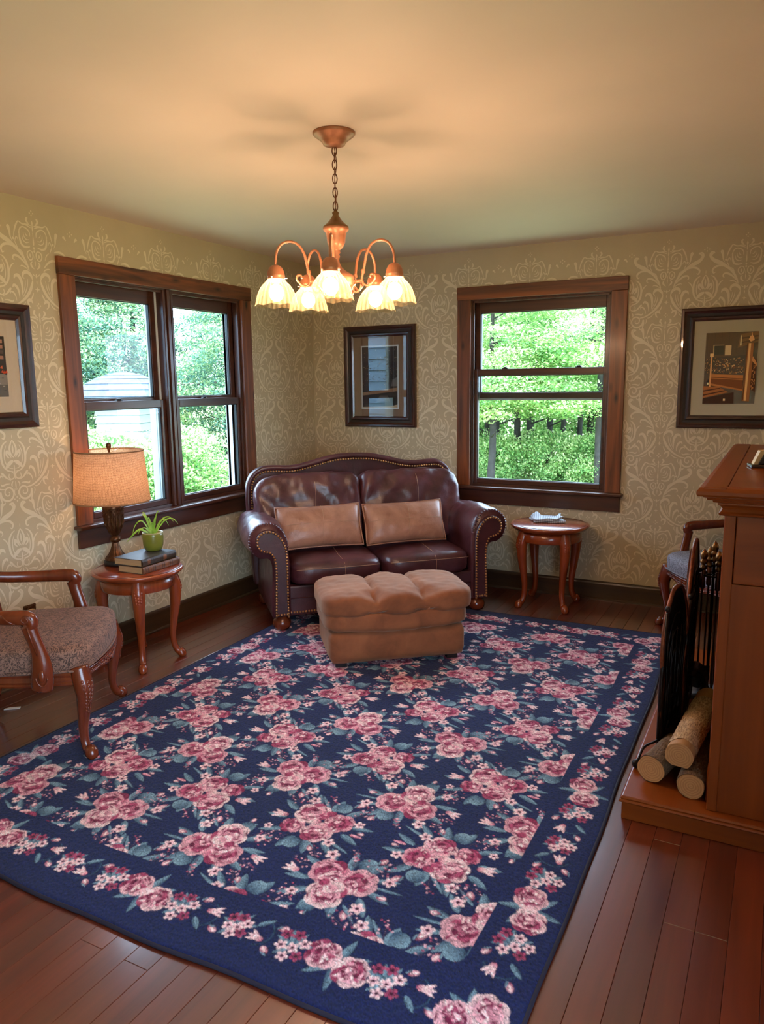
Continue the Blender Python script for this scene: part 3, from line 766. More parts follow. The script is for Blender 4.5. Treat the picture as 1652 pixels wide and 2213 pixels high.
    for x, y, L, w, a in ((-.02, .10, .12, .028, 1.9), (.03, .11, .11, .03, 1.2), (.10, .08, .12, .02, .5), (.13, .01, .11, .02, .1), (.12, -.05, .11, .024, -.5), (.05, -.1, .12, .024, -1.1),
                          (-.02, -.09, .11, .034, -1.6), (-.08, -.08, .12, .026, -2.3), (-.13, -.02, .12, .02, 3.3), (-.12, .03, .12, .022, 2.7), (-.08, .1, .12, .02, 2.4), (.0, -.1, .14, .012, -.8), (-.1, .09, .14, .012, 2.8)): B.leaf(x, y, L, w, a)
    B.ell(.02, .145, .034, .032, 1.2, TE, LT); B.ell(-.045, -.13, .036, .032, 2.5, TE, LT)
    B.spray(.06, .11, .12, .9, 6); B.spray(-.09, -.08, .14, -2.6, 7); B.spray(.0, -.1, .1, -1.3, 8); B.spray(.1, -.08, .12, -.5, 9); B.spray(-.05, .11, .1, 2.2, 10)
    B.rose(.078, .050, .048, .5, .1, 5); B.rose(-.03, .055, .064, 1.8, .6, 4); B.rose(-.078, -.028, .060, 2.6, .15, 6); B.rose(.050, -.052, .070, -1.4, .85, 7)
    B.ell(.01, -.005, .022, .016, .3, RO, CRM); B.ell(-.02, -.075, .022, .018, 0, CR, RO)
    B.flower(-.105, .095, .024, .8); B.flower(-.155, -.05, .022, .1); B.flower(.09, -.135, .025, .5); B.flower(.16, .09, .018, 0)
    B.bud(-.06, .15, .036, 2.0); B.bud(-.095, -.17, .046, -2.2); B.lily(.15, .0, .065, .15); B.leaf(-.15, .02, .07, .012, 3.1, RO, PK); B.bud(-.185, .0, .03, 3.1)
    sa, sb = A.a, B.a
    img = np.tile(NAVY, (NY, NX, 1))
    def stamp(st, x, y, clip=None):
        h, w = st.shape[:2]; i0 = int(round(-y/res-h/2)); j0 = int(round(x/res-w/2))
        a0, a1, b0, b1 = max(i0, 0), min(i0+h, NY), max(j0, 0), min(j0+w, NX)
        if clip: a0 = max(a0, int(clip[2]/res)); a1 = min(a1, int(clip[3]/res)); b0 = max(b0, int(clip[0]/res)); b1 = min(b1, int(clip[1]/res))
        if a1 <= a0 or b1 <= b0: return
        s_ = st[a0-i0:a1-i0, b0-j0:b1-j0]; al = s_[..., 3:]
        img[a0:a1, b0:b1] = img[a0:a1, b0:b1]*(1-al)+s_[..., :3]*al
    clip = (.195, 2.115, .265, 3.008)
    for k in range(9):
        x = .26+.2325*k
        for j in range(-1, 7):
            if k % 2 == 0: y = -.34-.5*j; st = sa if (j+k//2) % 2 == 0 else sa[::-1, ::-1]
            else: y = -.09-.5*j; st = sb if (j+k//2) % 2 == 0 else sb[::-1, ::-1]
            stamp(st, x, y, clip)
    # border strip, drawn along x, one repeat 0.70 m
    def strip(L, seed):
        P = S(L, .20); q = np.random.RandomState(seed)
        x = -L/2
        def roses(x):
            for a in (.5, 1.4, 2.4, -.5, -1.4, -2.4): P.leaf(x, 0, .12, .02, a)
            P.rose(x-.047, .012, .052, 2.8, .5, seed); P.rose(x+.05, -.012, .052, -.4, .7, seed+1); P.ell(x, 0, .02, .014, 0, PK, CRM)
        def cluster(x, f=1):
            for a in (.3, 1.2, 2.0, 2.9, -.8, -2.2): P.leaf(x, 0, .075, .014, a)
            for dx, dy, c_ in ((-.035, .03, RO), (.0, .04, RO), (.03, .018, PK), (-.03, -.012, PK), (.005, -.008, PK), (.03, -.03, RO), (-.005, -.045, CRM)):
                P.flower(x+dx*f, dy*f, .0185, q.uniform(0, 2), c_)
        def tulip(x, d):
            P.vine(x-.02, 0, .05, 1.2*d, -1.2*d); P.lily(x, .02*d, .05, .2*d+(PI if d < 0 else 0)); P.bud(x+.045, -.04*d, .034, -.5*d); P.leaf(x-.03, -.02*d, .07, .014, -.8*d)
        n = max(1, round(L/.70)); u = L/n
        for i in range(n):
            x0_ = -L/2+u*i
            roses(x0_+u*.5)
            cluster(x0_+u*.72); tulip(x0_+u*.86, 1); cluster(x0_+u*.0+.01, .8); tulip(x0_+u*.14, -1); cluster(x0_+u*.29)
            P.bud(x0_+u*.20, -.05, .034, 2.4); P.bud(x0_+u*.8, .055, .034, .5)
        return P.a
    sh = strip(1.98, 20); sv = strip(2.82, 30)
    stamp(sh, RW/2, -3.122); stamp(sh[::-1], RW/2, -.148)
    svr = np.transpose(sv, (1, 0, 2)); stamp(svr, 2.208, -1.635); stamp(svr[:, ::-1], .103, -1.635)
    C_ = S(.22, .22)
    for a in np.linspace(0, 2*PI, 8)[:-1]: C_.leaf(0, 0, .1, .02, a)
    C_.rose(-.035, -.03, .052, -2.2, .35, 40); C_.rose(.035, .025, .054, .8, .8, 41)
    for x in (.103, 2.19):
        for y in (-.15, -3.115): stamp(C_.a, x, y)
    # tuft-to-tuft variation
    n1 = rg.normal(1, .27, img.shape[:2])[..., None]; img = img*n1
    img += rg.normal(0, .0012, img.shape)
    yy, xx = np.mgrid[0:NY, 0:NX]
    img *= (1+.05*np.sin(xx*.013+yy*.02)+.04*np.sin(yy*.05-xx*.017))[..., None]
    return np.clip(img, .0005, 1)
def build_rug():
    res = 0.0036; img = paint_rug(res); NY, NX = img.shape[:2]
    ys, xs_ = np.mgrid[0:NY, 0:NX]
    rg = np.random.RandomState(5)
    X = (xs_+.5)/NX*RW; Y = -(ys+.5)/NY*RL
    Z = .0125+rg.uniform(-.0011, .0011, X.shape)
    e = np.minimum(np.minimum(X, RW-X), np.minimum(-Y, RL+Y)); Z = np.where(e < .014, .0125-.006*(1-e/.014)**2, Z)
    X = X + (e < .02)*0 ; 
    wob = .003*np.sin(Y*5.1+1)+.0015*np.sin(Y*11.0); X = X+wob*(X/RW)
    wy = .007*np.sin(X*4.3)+.003*np.sin(X*13); Y = Y+wy*(-Y/RL)
    co = np.stack([X, Y, Z], -1).reshape(-1, 3)
    me = bpy.data.meshes.new('pile')
    i = (ys[:-1, :-1]*NX+xs_[:-1, :-1]).ravel(); q = np.stack([i, i+NX, i+NX+1, i+1], 1)
    me.vertices.add(len(co)); me.vertices.foreach_set('co', co.ravel())
    nf = len(q); me.loops.add(nf*4); me.polygons.add(nf)
    me.loops.foreach_set('vertex_index', q.ravel().astype(np.int32))
    me.polygons.foreach_set('loop_start', (np.arange(nf)*4).astype(np.int32))
    try: me.polygons.foreach_set('loop_total', np.full(nf, 4, np.int32))
    except Exception: pass
    me.update(); me.validate()
    at = me.color_attributes.new('Col', 'FLOAT_COLOR', 'POINT')
    at.data.foreach_set('color', np.concatenate([img, np.ones((NY, NX, 1))], -1).reshape(-1).astype(np.float32))
    M_rug = attr_mat('rug_pile', 0.9, 0.0, 0.12, 0.15); me.materials.append(M_rug)
    root = empty('area_rug', (RX, RY, 0), RA, 'large navy rug with rows of pink and crimson rose bouquets', 'rug')
    o = bpy.data.objects.new('pile', me); COL.objects.link(o); o.parent = root; o['kind'] = 'stuff'
    m = MB()
    P = []
    n = 60
    for k in range(n): P.append((RW*k/n, 0))
    for k in range(n): P.append((RW, -RL*k/n))
    for k in range(n): P.append((RW*(1-k/n), -RL))
    for k in range(n): P.append((0, -RL*(1-k/n)))
    P = [(x+(.003*math.sin(y*5.1+1)+.0015*math.sin(y*11))*(x/RW), y+(.007*math.sin(x*4.3)+.003*math.sin(x*13))*(-y/RL), .006) for x, y in P]
    m.tube(P, .0062, 6, closed=True)
    m.build('bound_edge', plain('rug_binding', (24, 20, 42), .8), root)
    m = MB(); m.box((.012, -RL+.014, .0005), (RW-.014, -.01, .0085)); m.build('backing', plain('rug_backing', (30, 28, 50), .9), root)
build_rug()

# ------------------------------------------------------------------ leather loveseat in the corner
SO, SA = (1.235, -1.14, .012), math.radians(44.4)
sofa = empty('loveseat', SO, SA, 'burgundy leather loveseat with rolled arms and brass nailheads in the corner', 'loveseat')
ARM = [(.603,.09),(.603,.30),(.603,.46),(.612,.56),(.640,.632),(.690,.672),(.745,.680),(.800,.660),(.836,.612),(.843,.556),(.822,.500),(.782,.466),(.738,.462),(.714,.44),(.706,.38),(.712,.25),(.716,.09)]
arm_c = [tuple(p) for p in cr(ARM, 3)]
def arm_body(s):
    m = MB(); ys = np.linspace(.015, .70, 22); n = len(arm_c); vs = []
    for j, y in enumerate(ys):
        t = j/21; k = 1+.085*math.sin(PI*min(1, t*1.3))
        for i, (x, z) in enumerate(arm_c):
            cx, cz = .735, .572; top = max(0, min(1, (z-.42)/.1))
            dx, dz = x-cx, z-cz
            g = 1+(k-1)*top*2.0
            w_ = .006*mnoise.noise(Vector((i*.35, y*22+s, 2)))*top+ .0035*mnoise.noise(Vector((i*.9, y*50, 7+s)))*top
            L = math.hypot(dx, dz)+1e-6
            ee = 1-.10*max(0, (.05-y)/.05)**2
            X = cx+dx*(1+(g*ee-1)*top)+dx/L*w_; Z = cz+dz*(1+(g*ee-1)*top)+dz/L*w_ - .02*t*top
            if z < .42: X = x
            vs.append((s*X, y, max(Z, .09)))
    fs = [tuple(range(n)), tuple(range(22*n-1, 21*n-1, -1))]
    for j in range(21):
        for i in range(n):
            i2 = (i+1) % n; fs.append((j*n+i, j*n+i2, (j+1)*n+i2, (j+1)*n+i))
    m.add(vs, fs, True); return m
def inset(path, d):
    P = [np.array(p[:2], float) for p in path]; out = []
    for i in range(len(P)):
        t = P[min(i+1, len(P)-1)]-P[max(i-1, 0)]; t /= np.linalg.norm(t)+1e-9
        out.append(P[i]+np.array([t[1], -t[0]])*d)
    return out
def nails_along(m, pts3, step=.0185, r=.0076, M=None):
    P = [Vector(p) for p in pts3]; acc = 0
    m.ball(P[0], r, 8, 5, M=M)
    for a, b_ in zip(P[:-1], P[1:]):
        L = (b_-a).length
        while acc+step <= L+1e-9:
            acc += step; q = a+(b_-a)*(acc/L); m.ball(q, r, 8, 5, M=M)
        acc -= L
for s in (-1, 1):
    a = arm_body(s).build('arm', M_leather, sofa)
    PN = [tuple(p) for p in cr([(.613,.098),(.613,.30),(.613,.45),(.622,.535),(.655,.602),(.700,.636),(.750,.640),(.792,.612),(.806,.565),(.790,.522),(.757,.502),(.726,.495),(.705,.46),(.697,.39),(.701,.25),(.707,.098)], 3)]
    pl = MB(); pl.prism([(s*p[0], p[1]) for p in PN], -.012, .03)
    pan = pl.build('arm_front_panel', M_leather_d, a, bevel=.006)
    nm = MB(); nl = [(s*p[0], -.014, p[1]) for p in inset(PN, .010)]
    nails_along(nm, [p for p in nl]); nails_along(nm, [(s*x, -.014, .112) for x in np.linspace(.63, .70, 5)], .0185)
    nm.build('nailhead_trim', M_brass, a, stuff=True, label='row of brass nailheads around the arm front')
    g = MB()   # gathered pleats around the scroll front
    for i in range(0, len(arm_c)-14, 1):
        x, z = arm_c[i]
        if z < .5: continue
        cx, cz = .735, .572
        g.tube([(s*(cx+(x-cx)*.93), .006, cz+(z-cz)*.93), (s*(cx+(x-cx)*.99), .012, cz+(z-cz)*.99), (s*(cx+(x-cx)*1.0), .045, cz+(z-cz)*1.0)], [.002, .0045, .001], 6)
    g.build('pleats', M_leather, a, stuff=True)
# base, front rail
MB().box((-.61, .03, .085), (.61, .09, .275)).build('front_rail', M_leather_d, sofa, bevel=.012)
nm = MB(); nails_along(nm, [(x, .028, .108) for x in (-.60, .60)]); nm.build('rail_nailheads', M_brass, sofa, stuff=True)
MB().box((-.705, .09, .10), (.705, .74, .27)).build('base_frame', M_leather_d, sofa, bevel=.01)
m = MB(); m.tube([(-.6, .026, .198), (.6, .026, .198)], .003, 6); m.build('rail_seam', M_leather, sofa)
# back
BT = [(0,1.018),(.12,1.012),(.24,.988),(.36,.958),(.46,.946),(.55,.951),(.64,.948),(.705,.912),(.742,.852),(.752,.78),(.750,.62),(.735,.40),(.72,.12)]
half = [tuple(p) for p in cr(BT, 4)]
outl = [(-x, z) for x, z in half[::-1]]+half[1:]
m = MB(); outl = [(x-.02, z) for x, z in outl]
m.prism([(x, z) for x, z in outl], .70, .785); back = m.build('back', M_leather_d, sofa, bevel=.02, seg=3)
rim = MB(); rim.tube([(x*(1-.012/.75), .705, z-.012) for x, z in outl if z > .55], .019, 12); rim.build('back_rim', M_leather, back)
nm = MB()
ins = [p for p in outl if p[1] > .50]; I2 = []
for i, (x, z) in enumerate(ins):
    t = np.array(ins[min(i+1, len(ins)-1)])-np.array(ins[max(i-1, 0)]); t = t/np.linalg.norm(t); I2.append((x+t[1]*.036, .692, z-t[0]*.036))
nails_along(nm, I2, .0185, .0080); nm.build('back_nailheads', M_brass, back, stuff=True, label='arched row of brass nailheads')
# cushions
def seam(m, pts, r=.0016): m.tube(pts, r, 6)
for k, (xa, xb) in enumerate(((-.598, -.004), (.004, .598))):
    v, f = puff(xb-xa, .60, .155, 5.5, 22, by=.015, bz=.22, wr=.006, wf=7, seed=3.1+k*4)
    o = MB().add(v, f, True).build('seat_cushion', M_leather, sofa, weld=True); o.location = ((xa+xb)/2, .285, .345)
    sm = MB()
    for sx in (0.0,):
        sm.tube([(.03, y, .0) for y in ()] or [(.04+.012*math.sin(y*8), y, .0785*(1+.17*(1-(y/.3)**2))+.0015) for y in np.linspace(-.27, .24, 14)], .0017, 6)
    sm.tube([(x, -.301-.008*(1-(x/.29)**2), .038) for x in np.linspace(-.265, .265, 12)], .0016, 6)
    sm.tube([(.04, -.285, .062), (.04, -.3085, .03), (.04, -.305, -.055)], .0016, 6)
    sm.build('seam', M_seam, o)
    def slump(P, U, k=k):
        P = Vector(P); side = -1 if k == 0 else 1
        t = max(0, U[1])
        P.z += 0
        ox = abs(U[0]*side-1) if True else 0
        P.y -= .045*max(0, (U[0]*side))**4*t          # outer top corner sags
        P.x += .0
        # vertical folds
        P.z += .007*math.sin(P.x*34+3*math.sin(P.y*9+k*2))*(.4+.6*max(0, U[1]*.5+.5))*(1 if U[2] > 0 else .3)
        return P
    v, f = puff(.725, .490, .19, 8.0, 36, bz=.16, wr=.018, wf=7.5, seed=9.7+k*6, fn=slump)
    o = MB().add(v, f, True).build('back_cushion', M_leather, sofa, weld=True)
    o.matrix_local = T(-.375 if k == 0 else .350, .565, .66, 0, math.radians(90-13))
    sm = MB(); sm.tube([(.03+.01*math.sin(y*12), y, .119*(1-.5*(abs(y)/.25)**4)) for y in np.linspace(-.2, .2, 14)], .0017, 6)
    sm.build('seam', M_seam, o)
for (x, y) in ((-.655, .06), (.655, .06), (-.66, .70), (.66, .70)):
    m = MB(); m.lathe([(.026, 0), (.045, .006), (.056, .024), (.058, .046), (.05, .068), (.034, .080), (.034, .095)], 22)
    o = m.build('bun_foot', M_chair, sofa); o.location = (x, y, 0 if y < .1 else -.012)
# lumbar pillows
def lumbar(lx, ly, lz, rz, w, h, label, seed):
    n = 26; V = []; F = []
    for sgn in (1, -1):
        for i in range(n+1):
            for j in range(n+1):
                u = -1+2*i/n; v = -1+2*j/n
                t = (1-abs(u)**3.2)**.55*(1-abs(v)**2.6)**.6
                x = u*w/2*(1-.035*(1-v*v)*0-.03*(v*v)*0)*(1-.03*(1-abs(v))*abs(u)**3); z = v*h/2*(1-.07*(1-abs(u)**2)*abs(v)**3)
                y = -sgn*(.068*t)
                y += .006*mnoise.noise(Vector((u*5+seed, v*3, sgn)))*t + .004*mnoise.noise(Vector((u*14, v*9+seed, sgn)))*t
                V.append((x, y, z))
    N = (n+1)**2
    for s_ in range(2):
        for i in range(n):
            for j in range(n):
                a = s_*N+i*(n+1)+j; q = (a, a+n+1, a+n+2, a+1); F.append(q if s_ == 0 else q[::-1])
    root = empty('lumbar_pillow', (0, 0, 0), 0, label, 'pillow', 'tan leather pillows')
    MB().add(V, F, True).build('cover', M_pillow, root, weld=True)
    E_ = [(-w/2, -h/2), (w/2, -h/2), (w/2, h/2), (-w/2, h/2)]
    pts = []
    for (a, b_), (c, d) in zip(E_, E_[1:]+E_[:1]):
        for k in range(12):
            u = a+(c-a)*k/12; v = b_+(d-b_)*k/12
            uu, vv = u/(w/2), v/(h/2)
            pts.append((u*(1-.03*(1-abs(vv))*abs(uu)**3), 0, v*(1-.07*(1-abs(uu)**2)*abs(vv)**3)))
    MB().tube(pts, .0052, 6, closed=True).build('piping', M_pillow, root)
    sm = MB(); sm.tube([(.015+.006*math.sin(z*20), -.068*(1-(abs(z)/(h/2))**2.6)**.6-.001, z) for z in np.linspace(-h*.42, h*.47, 12)], .0015, 6)
    sm.tube([(x, -.068*(1-abs(x/(w/2))**3.2)**.55*(1-.3**2.6)**.6-.002, .0+.012) for x in np.linspace(-w*.46, w*.46, 18)], .0012, 6)
    sm.build('seam', M_seam, root)
    u = Vector((math.cos(SA), math.sin(SA), 0)); nb = Vector((-math.sin(SA), math.cos(SA), 0))
    P = Vector(SO)+u*lx+nb*ly+Vector((0, 0, lz))
    root.matrix_world = Matrix.Translation(P) @ Matrix.Rotation(SA, 4, 'Z') @ Matrix.Rotation(rz, 4, 'Y') @ Matrix.Rotation(math.radians(-22), 4, 'X')
    return root
lumbar(-.355, .285, .590, math.radians(-.5), .56, .280, 'tan leather lumbar pillow on the loveseat seat nearer the double window', 1.0)
lumbar(.225, .285, .583, math.radians(-.5), .555, .280, 'tan leather lumbar pillow on the loveseat seat nearer the folded cloth', 5.0)

# ------------------------------------------------------------------ suede ottoman
OA = math.radians(39.6)
ott = empty('ottoman', (1.507, -1.605, .012), OA, 'brown suede ottoman with tufted cushion top on the rug before the loveseat', 'ottoman')
W_, D_ = .755, .47
m = MB(); v, f = puff(W_, D_, .17, 18, 12); m.add(v, f, True, T(0, 0, .115)); m.build('base', M_suede, ott, weld=True)
def bandf(P, U):
    P = Vector(P); sag = .008*math.sin(P.x*9+P.y*7)+.006*mnoise.noise(Vector((P.x*14, P.y*14, 1)))
    if U[2] < 0: P.z += sag-.004*abs(U[0]*U[1])
    k = .006*mnoise.noise(Vector((P.x*9, P.y*9, P.z*22))); P.x *= 1+k; P.y *= 1+k*2
    return P
v, f = puff(W_+.035, D_+.03, .125, 7, 26, bx=.01, by=.015, fn=bandf); MB().add(v, f, True, T(0, 0, .255)).build('box_cushion', M_suede, ott, weld=True)
def topf(P, U):
    P = Vector(P); x, y = P.x, P.y; w3 = W_/3
    g = 0
    for sx in (-w3/2, w3/2):
        xx = sx*(1+.10*(-y/D_)); d_ = abs(x-xx)
        g += math.exp(-(d_/.015)**2)
    yy = 0
    top = max(0, U[2])
    # pads
    if U[2] > 0: P.z -= .020*g*(.75+.25*math.cos(y*6)); 
    else: P.z += .0
    for sx in (-w3/2, w3/2):          # tufted pulls on the front edge
        for sy, st in ((-1, 1.0), (1, .6)):
            dd = math.hypot((x-sx*(1.1 if sy < 0 else .9))/.055, (y-sy*D_*.47)/.07)
            P.z -= .030*st*math.exp(-dd*dd)*(1 if U[2] > -.3 else -.6); P.y -= sy*.030*st*math.exp(-dd*dd)
    P.z += .004*mnoise.noise(Vector((x*11, y*7, 3)))*(top**.5) + .004*mnoise.noise(Vector((x*30, y*22, 5)))
    fr = math.exp(-((y+D_*.3)/.1)**2)
    P.z += .005*math.sin(x*60+y*30)*g*(1 if U[2] > 0 else 0)
    return P
v, f = puff(W_+.085, D_+.06, .135, 5.5, 48, bz=.06, wr=.003, wf=9, seed=2.2, fn=topf)
MB().add(v, f, True, T(.01, 0, .341)).build('tufted_top', M_suede, ott, weld=True)
for sx in (-1, 1):
    for sy in (-1, 1): MB().box((sx*.31-.03, sy*.165-.03, 0), (sx*.31+.03, sy*.165+.03, .032)).build('foot', M_black, ott)

# ------------------------------------------------------------------ cabriole leg
def cabriole(h, thick=1.0, out=1.0, carved=True, foot=True):
    """leg at the origin of its attachment; swings along +x. returns (leg MB, carving MB)"""
    P = [(-.006, h, .030), (.004, h-.04, .032), (.016*out, h-.085, .031), (.015*out, h*.68, .0265), (.002, h*.48, .0205), (-.010, h*.30, .0165), (-.006, h*.16, .015), (.010*out, h*.08, .0165), (.028*out, .030, .0205), (.036*out, .014, .0215), (.036*out, .0, .016)]
    C = [tuple(p) for p in cr(P, 5)]
    m = MB(); m.tube([(p[0]*1.0, 0, p[1]) for p in C], [p[2]*thick for p in C], 14, up=(0, 1, 0))
    c = MB()
    rn = random.Random(2)
    if carved:
        for i in range(26):
            t = i/25; z = h-.055-.13*t; a = (i % 3-1)*.55*(1-t*.6)
            R_ = (.030-.006*t)*thick; xo = .006+.012*out*math.sin(PI*min(1, t*1.3))
            c.ball((xo+R_*math.cos(a)*.96, R_*math.sin(a), z), .0068*(1-.45*t)*thick, 8, 5, (1, 1, 1.5))
        for s_ in (-1, 1): c.tube([(.030+.010, s_*.012, h-.06), (.036*thick, s_*.016, h-.09), (.034*thick, s_*.01, h-.13), (.028*thick, 0, h-.2)], [.002, .0035, .003, .001], 6)
        c.ball((.040*out, 0, .026), .011, 10, 6, (1, 1.1, .9))
    return m, c
def side_table(loc, label, scale=1.0, rz=0):
    t = empty('side_table', loc, rz, label, 'side table', 'round cherry side tables', scale=scale)
    H = .57
    m = MB(); m.lathe([(.225, H-.040), (.242, H-.036), (.250, H-.028), (.256, H-.022), (.2640, H-.012), (.2585, H-.004), (.252, H-.0018), (.246, H-.0035), (.238, H-.0005), (0.001, H)], 64, cap=True); m.build('tabletop', M_cherry_top, t)
    m = MB(); m.lathe([(.238, H-.0012), (.2395, H+.0004), (.241, H-.0012)], 64, cap=False); m.build('top_groove', M_chair, t)
    m = MB(); m.lathe([(.208, H-.112), (.2125, H-.105), (.2125, H-.038), (.204, H-.038), (.204, H-.112), (.208, H-.112)], 56, cap=False); m.build('apron', M_cherry, t)
    for k in range(4):
        a = PI/4+k*PI/2
        lm, cm = cabriole(H-.038, 1.22, 1.0)
        lo = lm.build('leg', M_cherry, t); lo.matrix_local = T(.190*math.cos(a), .190*math.sin(a), 0, a)
        co = cm.build('carving', M_cherry, lo, stuff=True)
    return t
side_table((2.05, -.283, 0), 'round cherry side table with cabriole legs under the single window')
side_table((.318, -2.318, 0), 'round cherry side table with cabriole legs holding the lamp', .935)

# ------------------------------------------------------------------ carved armchairs
def armchair(loc, rz, fab, label):
    ch = empty('armchair', loc, rz, label, 'armchair', 'carved wooden armchairs')
    fx = .3175
    for s in (-1, 1):
        lm, cm = cabriole(.385, 1.22, 1.0); lo = lm.build('leg', M_chair, ch); lo.matrix_local = T(s*(fx-.024), -.026, 0, math.radians(90-s*42))
        cm.build('carving', M_chair, lo, stuff=True)
        # rear legs, raked back
        R_ = [(s*.245, -.50, .40, .024), (s*.247, -.515, .25, .021), (s*.25, -.545, .10, .017), (s*.252, -.585, 0, .018)]
        C = cr(R_, 5); MB().tube([c[:3] for c in C], [c[3] for c in C], 10).build('leg', M_chair, ch)
    # seat rails: bowed carved front, fluted sides
    FR = [(-.30, -.02, .0), (-.2, .012, .010), (-.1, .028, -.004), (0, .034, -.018), (.1, .028, -.004), (.2, .012, .010), (.30, -.02, .0)]
    m = MB(); C = cr(FR, 4); vs = []; fs = []
    for (x, y, dz) in C: vs += [(x, y, .372), (x, y+.004, .345), (x, y, .325+dz*1.0), (x, y-.028, .325+dz), (x, y-.028, .372)]
    for i in range(len(C)-1):
        for k in range(5): fs.append((i*5+k, i*5+(k+1) % 5, i*5+5+(k+1) % 5, i*5+5+k))
    m.add(vs, fs, False); rail = m.build('front_rail', M_chair, ch)
    m = MB(); rn = random.Random(4)
    for (x, y, dz) in cr(FR, 9):
        m.ball((x, y+.004, .335+dz*.6+rn.uniform(-.004, .004)), rn.uniform(.005, .009), 7, 4, (1.2, .6, 1))
        if rn.random() < .6: m.ball((x+.005, y+.004, .350+dz*.2), .0045, 7, 4)
    m.tube([(c[0], c[1]+.005, .362) for c in C], .003, 6); m.tube([(c[0], c[1]+.003, .327+c[2]) for c in C], .0035, 6)
    m.build('carving', M_chair, rail, stuff=True)
    for s in (-1, 1):
        m = MB()
        pr = [(0, .0), (.012, .004), (.015, .012), (.012, .018), (.016, .026), (.012, .034), (.015, .044), (.010, .06), (.0, .062), (-.02, .062), (-.02, 0)]
        A_, B_ = Vector((s*.300, -.05, .312)), Vector((s*.248, -.50, .315)); d = (B_-A_).normalized(); nrm = Vector((-d.y, d.x, 0))*(1 if s < 0 else -1)
        if nrm.x*s < 0: nrm = -nrm
        vs = []
        for t_ in np.linspace(0, 1, 9):
            q = A_+(B_-A_)*t_
            for (o_, z) in pr: vs.append(tuple(q+nrm*o_+Vector((0, 0, z+(-.012*math.sin(PI*t_)*(1 if z < .03 else 0))))))
        n = len(pr); fs = [tuple(range(n)), tuple(range(9*n-1, 8*n-1, -1))]+[(i*n+k, i*n+(k+1) % n, (i+1)*n+(k+1) % n, (i+1)*n+k) for i in range(8) for k in range(n)]
        m.add(vs, fs).build('side_rail', M_chair, ch)
    MB().box((-.25, -.515, .312), (.25, -.485, .375)).build('back_rail', M_chair, ch, bevel=.004)
    # upholstered seat
    def sf(P, U):
        P = Vector(P); w = 1-.16*(.5-P.y/.5)*.5; P.x *= w
        P.y += .035*(1-(P.x/.31)**2)*max(0, U[1]); return P
    v, f = puff(.650, .53, .125, 6.5, 28, bz=.22, wr=.002, wf=8, seed=1, fn=sf)
    so = MB().add(v, f, True).build('seat', fab, ch, weld=True); so.location = (0, -.262, .412)
    pts = cr([(-.315, -.30, 0), (-.318, -.1, 0), (-.318, -.03, 0), (-.27, .002, 0), (-.12, .032, 0), (0, .04, 0), (.12, .032, 0), (.27, .002, 0), (.318, -.03, 0), (.318, -.1, 0), (.315, -.30, 0)], 5)
    MB().tube([(p[0], p[1], .376) for p in pts], .0048, 6).build('welt', fab, so).parent = ch
    # arms
    AY = -.045
    for s in (-1, 1):
        P = [(s*.318, -.125, .305, .036), (s*.322, -.118, .36, .038), (s*.330, -.115, .42, .033), (s*.334, -.122, .48, .026), (s*.338, -.138, .54, .025), (s*.340, -.148, .585, .027)]
        C = cr(P, 5); post = MB().tube([(c[0], c[1]+AY, c[2]) for c in C], [c[3] for c in C], 14, up=(0, 1, 0), flat=(1.15, .72)).build('arm_post', M_chair, ch)
        m = MB(); m.ball((s*.351, -.112, .372), .014, 10, 6, (.5, .9, 1.8)); m.tube([(s*.352, -.112+.022*math.cos(t_), .368+.036*math.sin(t_)) for t_ in np.linspace(PI, 2*PI, 12)], .003, 6)
        m.tube([(s*.354, -.12, .46), (s*.357, -.138, .53), (s*.361, -.148, .58)], .003, 6); m.build('carving', M_chair, post, stuff=True).location = (0, AY, 0)
        P = [(s*.340, -.150, .570, .024), (s*.340, -.138, .588, .028), (s*.340, -.142, .606, .031), (s*.340, -.168, .614, .031), (s*.336, -.24, .616, .029), (s*.322, -.34, .620, .027), (s*.292, -.44, .630, .026), (s*.262, -.535, .65, .024)]
        C = cr(P, 6); ar = MB().tube([(c[0], c[1]+AY, c[2]) for c in C], [c[3] for c in C], 14, up=(1, 0, 0), flat=(.78, 1.0)).build('armrest', M_chair, ch)
        m = MB(); sp = [(s*(.3635), -.150+(.022-.0014*i)*math.cos(i*.62), .610+(.022-.0014*i)*math.sin(i*.62)) for i in range(14)]
        m.tube(sp, .0024, 6)
        m.tube([(s*.362, -.19, .595), (s*.361, -.215, .605), (s*.358, -.235, .630)], .0026, 6); m.tube([(s*.350, -.31, .600), (s*.344, -.335, .612), (s*.338, -.35, .636)], .0026, 6)
        m.tube([(s*.358, -.235, .630), (s*.350, -.29, .634), (s*.338, -.35, .636)], .0022, 6)
        m.build('carving', M_chair, ar, stuff=True).location = (0, AY, 0)
    # back
    BO = [(-.255, .42), (-.262, .60), (-.270, .78), (-.245, .93), (-.13, .985), (0, 1.01), (.13, .985), (.245, .93), (.270, .78), (.262, .60), (.255, .42)]
    C = cr(BO, 5)
    yb = lambda z: -.50-.16*(z-.38)
    fr = MB().tube([(p[0], yb(p[1]), p[1]) for p in C]+[( .2, yb(.42), .43), (0, yb(.42), .435), (-.2, yb(.42), .43)], .021, 10, closed=True).build('back_frame', M_chair, ch)
    def bf(P, U):
        P = Vector(P); P.x *= 1+.05*P.y/.27; return P
    v, f = puff(.45, .50, .07, 4.5, 18, bz=.15, fn=bf)
    bo = MB().add(v, f, True).build('backrest', fab, ch, weld=True); bo.matrix_local = T(0, yb(.71)+.012, .71, 0, math.radians(81))
    return ch
th = math.atan2(-.81, .59)
armchair((.80, -3.008, .012), th, M_broc, 'carved armchair with brown patterned seat at the left edge by the lamp table')
th2 = math.radians(131)
